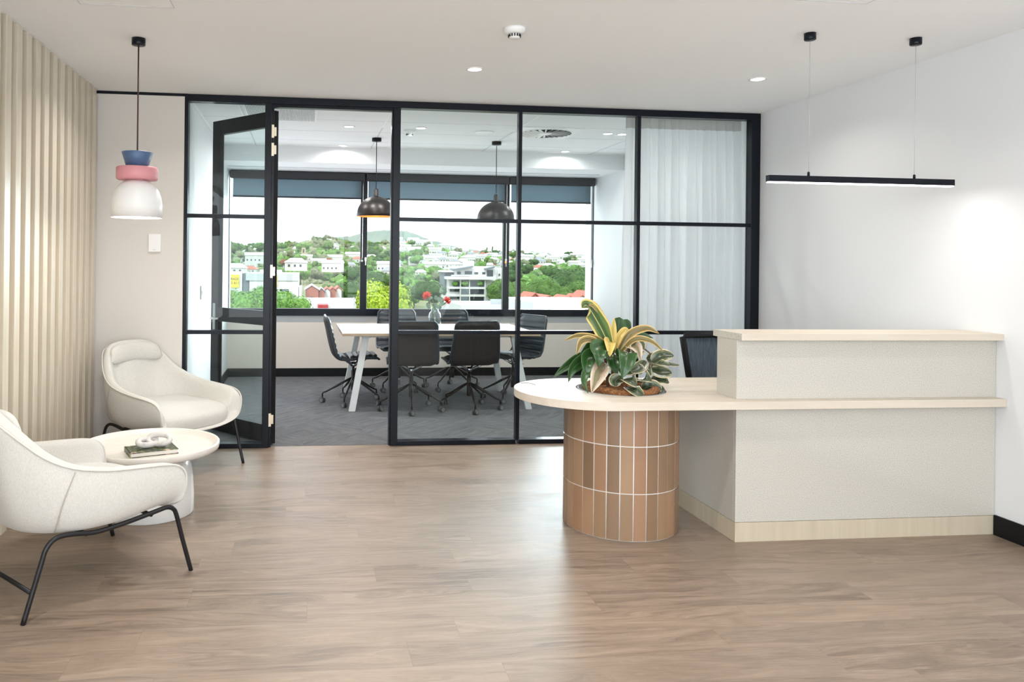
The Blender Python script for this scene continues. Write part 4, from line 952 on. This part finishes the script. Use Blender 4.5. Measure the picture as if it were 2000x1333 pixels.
# ---- trees: a lumpy crown of leaf clumps on a trunk
def crown_mesh(seed, R_, Hc, lumps, cards, card, conic=False):
    rs = random.Random(seed); g = MB(); cs = []
    for k in range(lumps):
        if conic: h = rs.random(); rad = R_ * (1 - h) * .75 + .25; a = rs.uniform(0, 2 * PI); cs.append((Vector((math.cos(a) * rad * .4, math.sin(a) * rad * .4, Hc * (.15 + h * .85))), max(.5, rad * .7)))
        else:
            v = Vector((rs.gauss(0, 1), rs.gauss(0, 1), rs.gauss(0, .8) + .25)).normalized() * rs.uniform(.35, .72); cs.append((Vector((v.x * R_, v.y * R_, Hc * .5 + v.z * Hc * .45)), R_ * rs.uniform(.28, .45)))
    for c, r in cs:
        b2 = bmesh.new(); bmesh.ops.create_icosphere(b2, subdivisions=2, radius=r * .86)
        for v in b2.verts: v.co = c + v.co * rs.uniform(.82, 1.12)
        g.merge(b2, smooth=False)
    n = cards // len(cs)
    for c, r in cs:
        for k in range(n):
            d = Vector((rs.gauss(0, 1), rs.gauss(0, 1), rs.gauss(0, 1))).normalized(); p = c + d * r * rs.uniform(.82, 1.12)
            a = Vector((rs.gauss(0, 1), rs.gauss(0, 1), rs.gauss(0, 1))).normalized(); b_ = d.cross(a).normalized(); a = (b_.cross(d) + d * rs.uniform(-.5, .5)).normalized(); s = card * rs.uniform(.6, 1.3)
            V = [g.b.verts.new(p + a * s * x + b_ * s * .6 * y) for x, y in ((-1, 0), (0, -1), (1, 0), (0, 1))]; f = g.b.faces.new(V); f.material_index = 0
    return g
def proto(seed, R_, Ht, material, label, near=False, conic=False, name='tree', group=None):
    t_ = thing(name, label, 'tree', (0, 0, 0), 0, group)
    hc = Ht * (.9 if conic else .72); g = crown_mesh(seed, R_, hc, 26 if near else 14, 14000 if near else 1500, .20 if near else .42, conic)
    cr = g.build('crown', material, t_, weld=False); cr.location.z = Ht - hc
    MB().tube([(0, 0, 0), (.1, 0, Ht * .3), (0, 0, Ht * .6)], [R_ * .07, R_ * .05, R_ * .03], 7).build('trunk', M['trunk'], t_)
    return t_
def put(p, x, y, z, s, rz, label=None, group=None, first=[set()]):
    o = p if p.name not in first[0] else copy_tree(p); first[0].add(p.name); first[0].add(o.name)
    o.location = (x, y, z); o.scale = (s, s, s); o.rotation_euler = (0, 0, rz)
    if label: o['label'] = label
    if group: o['group'] = group
    return o
G1 = 'trees in the valley beyond the window'
PR = [proto(1, 5, 9, M['leafA'], 'mid green bushy tree among the houses beyond the window', group='mid green trees'), proto(2, 5.5, 9.5, M['leafC'], 'dark green dense tree among the houses beyond the window', group='dark green trees'),
      proto(3, 5, 8, M['leafD'], 'pale grey-green tree on the hillside beyond the window', group='grey-green trees'), proto(4, 5, 8.5, M['leafF'], 'fresh green tree in the valley beyond the window', group='fresh green trees')]
taken = [(868, 985, 420, 512, 603)]
def blocked(c, v):
    return (855 < c < 1000 and v > 520) or (440 < c < 600 and v > 545) or (590 < c < 665 and v > 556)
cnt = 0; spots = []; hs = []
while len(hs) < 210:
    y = R5.uniform(430 if R5.random() < .9 else 330, 900); c = R5.uniform(430, 1170); p = at(c, 500, y); gz = ground(p.x, y); v = 512.8 - (gz + 4 - 1.44) / y * 1514.7
    if blocked(c, v) or v > 545 or (c < 770 and (R5.random() < .80 or (v < 497 and R5.random() < .8))) or (1000 < c and v > 520): continue
    if any(abs(a - p.x) < 12 and abs(b - y) < 11 for a, b in hs): continue
    hs.append((p.x, y))
while cnt < 236:
    y = R5.uniform(250, 900); c = R5.uniform(425, 1175); p = at(c, 500, y); gz = ground(p.x, y)
    v = 512.8 - (gz + 4 - 1.44) / y * 1514.7
    if blocked(c, v) or v > 592: continue
    if y > 560 and c > 770 and R5.random() < .45: continue
    if 585 < c < 612 and y > 700: continue
    if any((a - p.x) ** 2 + (b - y) ** 2 < 90 for a, b in spots): continue
    if any(abs(a - p.x) < 10 and abs(b - y) < 9 for a, b in hs): continue
    spots.append((p.x, y)); k = R5.choices([0, 1, 2, 3], [3, 2, 6, 1.5] if y > 500 else [4, 3, 2, 4])[0]
    put(PR[k], p.x, y, gz - .5, R5.uniform(.65, 1.1), R5.uniform(0, 6.28)); cnt += 1
# named trees
def named(pr, c, v_top, Y, Ht_, label, ht0, rz=0):
    p = at(c, v_top, Y); s = Ht_ / ht0; return put(pr, p.x, Y, p.z - Ht_, s, rz, label, None)
nb = proto(11, 4.6, 9, M['leafB'], 'x', True); nb['label'] = 'large bright yellow-green tree outside the window, left of the vase flowers'
p = at(752, 553, 105); put(nb, p.x, 105, p.z - 9.6, 1.06, .4)
nl = proto(12, 4.2, 8.5, M['leafF'], 'x', True)
for i, (c, v, Y, s, lb) in enumerate(((448, 566, 96, .74, 'bushy green tree outside the window, leftmost in front of the storage building'), (503, 561, 88, .80, 'bushy green tree in front of the storage building, seen through the open door'), (556, 570, 97, .74, 'bushy green tree in front of the garage door of the storage building'))):
    p = at(c, v, Y); put(nl, p.x, Y, p.z - 8.5 * s, s, i * 1.9, lb)
nd = proto(13, 5.5, 10, M['leafC'], 'x', True)
for i, (c, v, Y, s, lb) in enumerate(((838, 547, 196, .85, 'dark green round tree directly left of the white apartment block'), (686, 548, 196, .95, 'dark green tree behind the power pole, left of the window mullion'), (1115, 523, 260, 1.75, 'tall dark green tree outside the right-hand window pane'), (733, 532, 226, 1.0, 'dark green tree rising behind the yellow-green tree'), (700, 520, 330, 1.15, 'dark green tree on the slope above the red brick terrace'))):
    p = at(c, v, Y); put(nd, p.x, Y, p.z - 10 * s, s, i * 1.3, lb)
nf = proto(14, 5, 9, M['leafA'], 'x', True)
for i, (c, v, Y, s, lb) in enumerate(((1064, 543, 196, .9, 'green tree behind the red roofs in the right-hand window pane'), (1016, 556, 170, .8, 'green tree between the window mullion and the partition bar, behind the fenced white roof'), (1142, 548, 200, 1.0, 'green tree at the far right edge of the window'), (984, 546, 200, 1.0, 'green tree hard against the right side of the white apartment block'), (648, 556, 222, .85, 'green tree behind the red brick terrace'), (793, 560, 222, .7, 'green tree behind the vase flowers'), (1096, 560, 172, .6, 'small green tree behind the white-walled red roof'))):
    p = at(c, v, Y); put(nf, p.x, Y, p.z - 9 * s, s, i * 1.1, lb)
pn = proto(15, 3, 12, M['leafC'], 'dark cone-shaped pine on the hillside at the left of the window', conic=True, name='pine_tree')
p = at(482, 472, 520); put(pn, p.x, 520, ground(p.x, 520) - 1, 1.25, 0)
for c, v, lb in ((951, 484, 'small dark pine on the skyline right of the apartment block'), (962, 482, 'taller dark pine on the skyline above the apartment block')):
    p = at(c, v, 880); put(pn, p.x, 880, p.z - 12, 1, 0, lb)
fl = proto(16, 4, 6, M['leafE'], 'orange-flowering tree among white houses left of the window mullion')
p = at(645, 506, 430); put(fl, p.x, 430, p.z - 4.6, .8, 0); p = at(556, 508, 450); put(fl, p.x, 450, p.z - 4.4, .75, 1, 'orange-flowering tree on the slope behind the storage building')
# forest canopy between the single trees: nobody could count it
import numpy as np
def scrub_mesh():
    b2 = bmesh.new(); bmesh.ops.create_icosphere(b2, subdivisions=2, radius=1); bv = np.array([v.co[:] for v in b2.verts]); bf = np.array([[v.index for v in f.verts] for f in b2.faces]); b2.free()
    rs = np.random.RandomState(4); VV, FF, MI = [], [], []; n0 = 0
    for k in range(5200):
        y = R5.uniform(300, 950); c = R5.uniform(300, 1250); p = at(c, 500, y); gz = ground(p.x, y)
        if blocked(c, 512.8 - (gz - 1.44) / y * 1514.7): continue
        if c > 775 and y > 520 and R5.random() < .5: continue
        r = R5.uniform(1.3, 3.6); v = bv * (1 + rs.uniform(-.24, .24, (len(bv), 1))) * [r, r, r * .85] + [p.x, y, gz + r * .3]
        VV.append(v); FF.append(bf + n0); n0 += len(bv); MI.append(np.full(len(bf), R5.choices([0, 1, 2, 3], [3, 5, 1, 2] if y > 450 and c < 780 else [4, 2, 3, 2])[0]))
    me = bpy.data.meshes.new('scrub'); me.from_pydata(np.concatenate(VV).tolist(), [], np.concatenate(FF).tolist())
    me.polygons.foreach_set('material_index', np.concatenate(MI).astype(np.int32)); me.update(); return me
me = scrub_mesh()
for k in ('leafA', 'leafD', 'leafF', 'leafC'): me.materials.append(M[k])
o = bpy.data.objects.new('scrub', me); COL.objects.link(o); o.parent = GR; o['kind'] = 'stuff'

# ---- houses
def house(w, d, h, rh, roofm, hip=True, name='house'):
    g = MB(); g.mi = 0; g.box(-w / 2, w / 2, -d / 2, d / 2, -1.2, h); g.mi = 1; e = .5; b = g.b
    A = [b.verts.new(p) for p in ((-w / 2 - e, -d / 2 - e, h), (w / 2 + e, -d / 2 - e, h), (w / 2 + e, d / 2 + e, h), (-w / 2 - e, d / 2 + e, h))]; q = w * .28 if hip else w / 2 + e
    r0 = b.verts.new((-w / 2 - e + (q if hip else 0), 0, h + rh)); r1 = b.verts.new((w / 2 + e - (q if hip else 0), 0, h + rh))
    for f in ((A[0], A[1], r1, r0), (A[1], A[2], r1), (A[2], A[3], r0, r1), (A[3], A[0], r0), (A[3], A[2], A[1], A[0])):
        f_ = b.faces.new(f); f_.material_index = 1
    g.mi = 2
    for k in range(int(w // 3)): x = -w / 2 + 1.5 + k * 3; g.box(x - .55, x + .55, -d / 2 - .04, -d / 2 + .04, .9, 2.2)
    g.mi = 0
    return g.build(name, [M['wallpale'], roofm, M['winddark']])
HL = [(house(11, 9, 3.2, 2.4, M['roofwhite']), 'small white-roofed house on the suburban hillside beyond the window', 'white-roofed hillside houses'), (house(14, 8, 5.2, 2.2, M['roofwhite'], False), 'two-storey pale house with a white gable roof on the hillside beyond the window', 'white gabled hillside houses'),
      (house(9, 9, 3.4, 2.6, M['roofgrey']), 'small pale house with a grey roof on the hillside beyond the window', 'grey-roofed hillside houses'), (house(10, 9, 3.2, 2.3, M['roofred']), 'small pale house with a terracotta roof on the hillside beyond the window', 'terracotta-roofed hillside houses')]
used = set()
def put_house(k, x, y, z, rz, s=1, label=None):
    pr, lb, gp = HL[k]; o = pr if k not in used else pr.copy()
    if k in used: COL.objects.link(o)
    used.add(k); o.location = (x, y, z); o.rotation_euler = (0, 0, rz); o.scale = (s, s, s); tag(o, label or lb, 'house', None if label else gp)
    if label and 'group' in o: del o['group']
    return o
for x_, y_ in hs: put_house(R5.choices([0, 1, 2, 3], [7, 5, 2, 1.3])[0], x_, y_, ground(x_, y_) + R5.uniform(.8, 2.2), R5.uniform(-.25, .25), R5.uniform(.5, .8))
def H3(k, c, v, Y, rz, s, label): p = at(c, v, Y); put_house(k, p.x, Y, p.z - 1.6 * s, rz, s, label)
H3(1, 497, 508, 430, .1, .72, 'long white two-storey house below the pine at the left of the window')
H3(0, 578, 519, 330, .1, .80, 'broad white-roofed house with a verandah above the storage building')
H3(0, 462, 529, 300, .05, .70, 'white-roofed house directly behind the storage sign')
H3(1, 650, 524, 330, -.3, .6, 'white gabled house below the orange-flowering tree')
# ---- storage building with its yellow sign
Ys = 165
def bxp(g, c0, c1, v0, v1, Y, dep):      # block whose street face spans the two bearings and heights at distance Y
    a = at(c0, v1, Y); b_ = at(c1, v0, Y); g.box(a.x, b_.x, Y, Y + dep, a.z, b_.z); return a, b_
sb = thing('storage_building', 'white and grey storage building with a yellow sign, at the left of the window', 'building', (0, 0, 0))
g = MB(); bxp(g, 380, 473, 533, 640, Ys, 20); g.build('sign_wall', M['concrete'], sb); g = MB(); bxp(g, 473, 486, 534, 640, Ys + .5, 20); g.build('corner_bay', M['bluegrey'], sb)
g = MB(); bxp(g, 486, 583, 548, 640, Ys, 20); g.build('front_wall', M['concrete'], sb); g = MB(); bxp(g, 480, 583.5, 535, 548, Ys - .3, 20.5); g.build('parapet', M['palegrey'], sb)
g = MB(); bxp(g, 583.5, 589, 562, 640, Ys, 15); g.build('side_wing', M['concrete'], sb)
g = MB(); bxp(g, 546, 564, 565, 578, Ys - .12, .1); g.build('garage_door', M['bluegrey'], sb)
g = MB(); bxp(g, 436, 467.5, 537, 562, Ys - .25, .2); sgn = g.build('sign_panel', M['yellow'], sb)
g = MB(); bxp(g, 538, 541.5, 538, 560, Ys - .5, .15); g.build('banner', M['yellow'], sb)
def text(s_, c0, c1, v0, v1, Y, name, m, parent, f=None):
    cu_ = bpy.data.curves.new(name, 'FONT'); cu_.body = s_; cu_.extrude = .02; cu_.size = 1; to = bpy.data.objects.new(name + '_tmp', cu_); COL.objects.link(to); bpy.context.view_layer.update()
    me = bpy.data.meshes.new_from_object(to.evaluated_get(bpy.context.evaluated_depsgraph_get())); bpy.data.objects.remove(to)
    xs = [v.co.x for v in me.vertices]; ys = [v.co.y for v in me.vertices]; a = at(c0, v1, Y); b_ = at(c1, v0, Y)
    for v in me.vertices:
        x = (v.co.x - min(xs)) / (max(xs) - min(xs)); y = (v.co.y - min(ys)) / (max(ys) - min(ys)); v.co = Vector((a.x + (b_.x - a.x) * x, Y - v.co.z, a.z + (b_.z - a.z) * y))
    me.materials.append(m); o = bpy.data.objects.new(name, me); COL.objects.link(o); o.parent = parent; return o
text('STORAGE', 440, 466, 542.5, 547.5, Ys - .27, 'lettering', M['signtext'], sgn); text('255 611', 444.5, 466, 550, 555.5, Ys - .27, 'lettering', M['signtext'], sgn)
# ---- red brick terrace
bt = thing('brick_terrace', 'red brick gabled terrace with stepped red roofs, left of the window mullion', 'building', (0, 0, 0)); Yb = 172
def gable(c0, c1, vb, ve, vp, Y, dep, mw, mr, names, par):
    a = at(c0, vb, Y); b_ = at(c1, ve, Y); pk = at((c0 + c1) / 2, vp, Y); g = MB()
    P = [(a.x, a.z), (b_.x, a.z), (b_.x, b_.z), (pk.x, pk.z), (a.x, b_.z)]; V0 = [g.b.verts.new((x, Y, z)) for x, z in P]; V1 = [g.b.verts.new((x, Y + dep, z)) for x, z in P]
    for i in range(5): g.b.faces.new((V0[i], V0[(i + 1) % 5], V1[(i + 1) % 5], V1[i]))
    g.b.faces.new(V0[::-1]); g.b.faces.new(V1); g.build(names[0], mw, par)
    g = MB()
    for (x0, z0), (x1, z1) in (((a.x - .35, b_.z - .1), (pk.x, pk.z + .12)), ((pk.x, pk.z + .12), (b_.x + .35, b_.z - .1))):
        V = [g.b.verts.new(q) for q in ((x0, Y - .3, z0), (x1, Y - .3, z1), (x1, Y + dep, z1), (x0, Y + dep, z0), (x0, Y - .3, z0 + .22), (x1, Y - .3, z1 + .22), (x1, Y + dep, z1 + .22), (x0, Y + dep, z0 + .22))]
        for f in ((0, 1, 2, 3), (4, 5, 6, 7), (0, 1, 5, 4), (1, 2, 6, 5), (2, 3, 7, 6), (3, 0, 4, 7)): g.b.faces.new([V[i] for i in f])
    g.build(names[1], mr, par)
gable(596, 622, 640, 567, 559, Yb, 9, M['brick'], M['concrete'], ('brick_gable', 'gable_roof'), bt)
g = MB(); a, b_ = bxp(g, 606, 612, 580, 586, Yb - .08, .2); g.build('window', M['winddark'], bt)
for i in range(4): gable(622 + i * 11, 634 + i * 11, 640, 571 - i * 1.0, 565 - i * 1.0, Yb + 1.2 + i * 2.5, 9, M['brick'] if i % 2 == 0 else M['concrete'], M['roofred'] if i != 0 else M['roofgrey'], ('terrace_wall', 'terrace_roof'), bt)
# ---- low white roof, awning, poles
fr_ = thing('flat_roof_building', 'low white flat-roofed building along the bottom of the left window', 'building', (0, 0, 0))
g = MB(); bxp(g, 572, 702, 590.5, 700, 120, 14); g.build('parapet_wall', M['roofwhite'], fr_); g = MB(); bxp(g, 650, 697, 587, 592, 128, 4); g.build('roof_plant', M['palegrey'], fr_)
g = MB(); bxp(g, 621, 641, 596, 610, 117, 2.9); g.build('awning', M['redcanopy'], fr_)
f2 = thing('white_roof_building', 'low white roof at the bottom of the right-hand window', 'building', (0, 0, 0))
g = MB(); bxp(g, 1040, 1250, 592.5, 700, 110, 18); g.build('roof', M['roofwhite'], f2)
f3 = thing('screened_roof_building', 'white building with pale roof screens behind the vase and mullion', 'building', (0, 0, 0))
g = MB(); bxp(g, 900, 1045, 597, 700, 125, 14); g.build('roof', M['roofwhite'], f3)
g = MB(); bxp(g, 958, 986, 585, 600, 127, .3); g.build('roof_screen', M['palegrey'], f3); g = MB(); bxp(g, 987, 1043, 584, 600, 128, .3); g.build('roof_screen', M['concrete'], f3)
for c in (1024, 1026): g = MB(); bxp(g, c, c + .7, 577, 600, 126.5, .1); g.build('vent_pipe', M['pole'], f3)
rr = thing('red_roofed_row', 'row of low red terracotta roofs among trees in the right-hand window', 'building', (0, 0, 0))
for i, (c0, c1, ve, vp, Y) in enumerate(((1034, 1056, 586, 575, 150), (1052, 1092, 590, 580, 146), (1100, 1126, 590, 581, 148), (1124, 1150, 590, 579, 152), (1140, 1166, 583, 572, 158))): gable(c0, c1, 640, ve, vp, Y, 8, M['concrete'] if i % 2 else M['brick'], M['roofred'], ('wall', 'roof'), rr)
for k, (c, lb) in enumerate(((589.5, 'left one of the twin pale poles beside the storage building'), (594.5, 'right one of the twin pale poles beside the storage building'))):
    q = thing('pole', lb, 'pole', (0, 0, 0)); g = MB(); bxp(g, c, c + 1.6, 547, 640, 160, .2); g.build('shaft', M['pole'], q)
up = thing('utility_pole', 'power pole with cross-arms and wires left of the window mullion', 'pole', (0, 0, 0)); a = at(691.5, 581, 118); b_ = at(691.5, 640, 118)
MB().tube([a, b_], .09, 8).build('shaft', M['pole'], up); MB().box(a.x - .7, a.x + .7, 117.9, 118, a.z - .3, a.z - .2).build('cross_arm', M['pole'], up)
g = MB()
for k in (-.6, .0, .6): g.tube([a + Vector((k, 0, -.15)), a + Vector((k - 4, 6, -.5)), at(640, 583 + k * 2, 150)], .012, 4); g.tube([a + Vector((k, 0, -.15)), at(716, 585 + k, 116)], .012, 4)
g.build('wires', M['pole'], up)
# ---- church tower arch on the far slope
at_w = thing('arched_tower', 'small cream tower with an arched opening on the wooded slope', 'building', (0, 0, 0))
g = MB(); bxp(g, 589, 597, 484, 505, 520, 2.6); g.build('tower_wall', mat('cream_render', (.315, .260, .168), .8), at_w); g = MB(); bxp(g, 591.5, 594.5, 487, 494, 519.9, .1); g.build('opening', M['winddark'], at_w)
wr_ = thing('hilltop_house', 'long white hilltop roof among trees on the skyline at the left', 'house', (0, 0, 0))
gable(578, 606, 490, 482, 473, 800, 12, M['wallpale'], M['roofwhite'], ('wall', 'roof'), wr_)
# ---- apartment block
ab = thing('apartment_block', 'white multi-storey apartment block with balconies and slanted grey roofs behind the vase', 'building', (0, 0, 0)); Ya = 210
def part(name, m, c0, c1, v0, v1, dy=0, dep=.25): g = MB(); bxp(g, c0, c1, v0, v1, Ya + dy, dep); return g.build(name, m, ab)
part('lower_body', M['concrete'], 876, 948, 545, 640, 1.2, 14); part('rear_body', M['concrete'], 922, 985, 524, 640, 4, 14); part('tower_body', M['concrete'], 912, 926, 510, 545, 8, 6)
part('left_wing', M['bluegrey'], 868, 890, 532, 560, 5, 8); part('left_roof', M['concrete'], 866, 892, 529, 532, 3.5, 9)
part('upper_body', M['concrete'], 889, 970, 521, 548, 2.6, 10)
for (c0, c1, v0, v1) in ((893, 900, 531, 536), (908, 922, 530, 536), (927, 934, 532, 536), (942, 948, 532, 536), (951, 963, 528, 540)): part('window', M['winddark'], c0, c1, v0, v1, 2.45, .2)
for (c0, c1, va, vb_) in ((888, 924, 528, 522), (948, 966, 527, 523)):      # slanted roofs
    a, b_ = at(c0, va, Ya + 1), at(c1, vb_, Ya + 1); g = MB(); V = [g.b.verts.new(q) for q in ((a.x, Ya + .5, a.z), (b_.x, Ya + .5, b_.z), (b_.x, Ya + 9, b_.z), (a.x, Ya + 9, a.z), (a.x, Ya + .5, a.z + .35), (b_.x, Ya + .5, b_.z + .35), (b_.x, Ya + 9, b_.z + .35), (a.x, Ya + 9, a.z + .35))]
    for f in ((0, 1, 2, 3), (4, 5, 6, 7), (0, 1, 5, 4), (1, 2, 6, 5), (2, 3, 7, 6), (3, 0, 4, 7)): g.b.faces.new([V[i] for i in f])
    g.build('slanted_roof', M['bluegrey'], ab)
part('white_canopy', M['concrete'], 874, 966, 541.5, 546, -1.2, 5); part('mid_canopy', M['concrete'], 886, 922, 538, 540, -.2, 4)
part('planted_terrace', M['bluegrey'], 885, 946, 549, 560, 1.05, .3)
for v in (561, 576, 590): part('floor_slab', M['concrete'], 876, 948, v, v + 3.5, -.2, 2)
for (c0, c1) in ((879, 898),):
    for v in (563.5, 578, 592): part('window', M['winddark'], c0, c1, v + 1.5, v + 6.5, 1.0, .25)
part('stair_tower', M['bluegrey'], 900, 914.5, 563, 640, -.1, 2)
for v in (564.5, 579.5, 593.5): part('balcony_glass', M['winddark'], 919, 945, v, v + 10, .9, .3)
for c in (898, 915.5, 946): part('pillar', M['concrete'], c, c + 2.6, 546, 640, -.3, 1.6)
g = MB(); rs = random.Random(9)
for c in (889, 905, 910, 938):
    b2 = bmesh.new(); bmesh.ops.create_icosphere(b2, subdivisions=2, radius=.65)
    for v in b2.verts: v.co = at(c, 554, Ya + .2) + Vector((v.co.x * 1.3, v.co.y, v.co.z)) * rs.uniform(.8, 1.2)
    g.merge(b2)
g.build('terrace_plants', M['leafF'], ab)
for (c, v) in ((974, 535), (981, 534), (974, 547), (981, 547), (977, 560)): part('window', M['winddark'], c, c + 3, v, v + 4, 3.8, .3)

# clear scattered trees and houses out of the way of the single ones placed above
big = [(o.matrix_basis.translation.x, o.matrix_basis.translation.y) for o in COL.objects if o.parent is None and 'label' in o and 'group' not in o and o.location.y > 60]
big += [(at(592, 500, 521).x, 521), (at(592, 482, 806).x, 806)]
gone = [o for o in COL.objects if o.parent is None and o.get('category') in ('tree', 'house') and 'group' in o and any((o.location.x - x) ** 2 + (o.location.y - y) ** 2 < 170 for x, y in big)]
for ch in [c_ for o in gone for c_ in kids(o)] + gone: bpy.data.objects.remove(ch)

# where each scattered tree or house stands, so that its label points at it
for o in COL.objects:
    if o.parent is None and o.get('category') in ('tree', 'house') and 'group' in o:
        x, y = o.location.x, o.location.y; cc = col_of(x, y); v = 512.8 - (o.location.z + 4 - 1.44) / y * 1514.7
        zc = ('at the far left of the window', 'in the left window pane', 'just left of the left mullion', 'right of the left mullion', 'left of the apartment block', 'above the apartment block', 'left of the right mullion', 'right of the right mullion', 'in the right window pane', 'at the far right of the window')[sum(cc > t for t in (520, 620, 690, 770, 860, 930, 985, 1050, 1110))]
        zr = ('on the skyline', 'high on the slope', 'halfway up the slope', 'low on the slope', 'in the valley')[sum(v > t for t in (484, 495, 508, 524))]
        kind = {'white-roofed hillside houses': 'small white-roofed house', 'white gabled hillside houses': 'pale two-storey gabled house', 'grey-roofed hillside houses': 'small grey-roofed house', 'terracotta-roofed hillside houses': 'small red-roofed house',
                'mid green trees': 'mid green tree', 'dark green trees': 'dark green tree', 'grey-green trees': 'grey-green tree', 'fresh green trees': 'fresh green tree'}.get(o['group'])
        if kind: o['label'] = kind + ' ' + zr + ' ' + zc
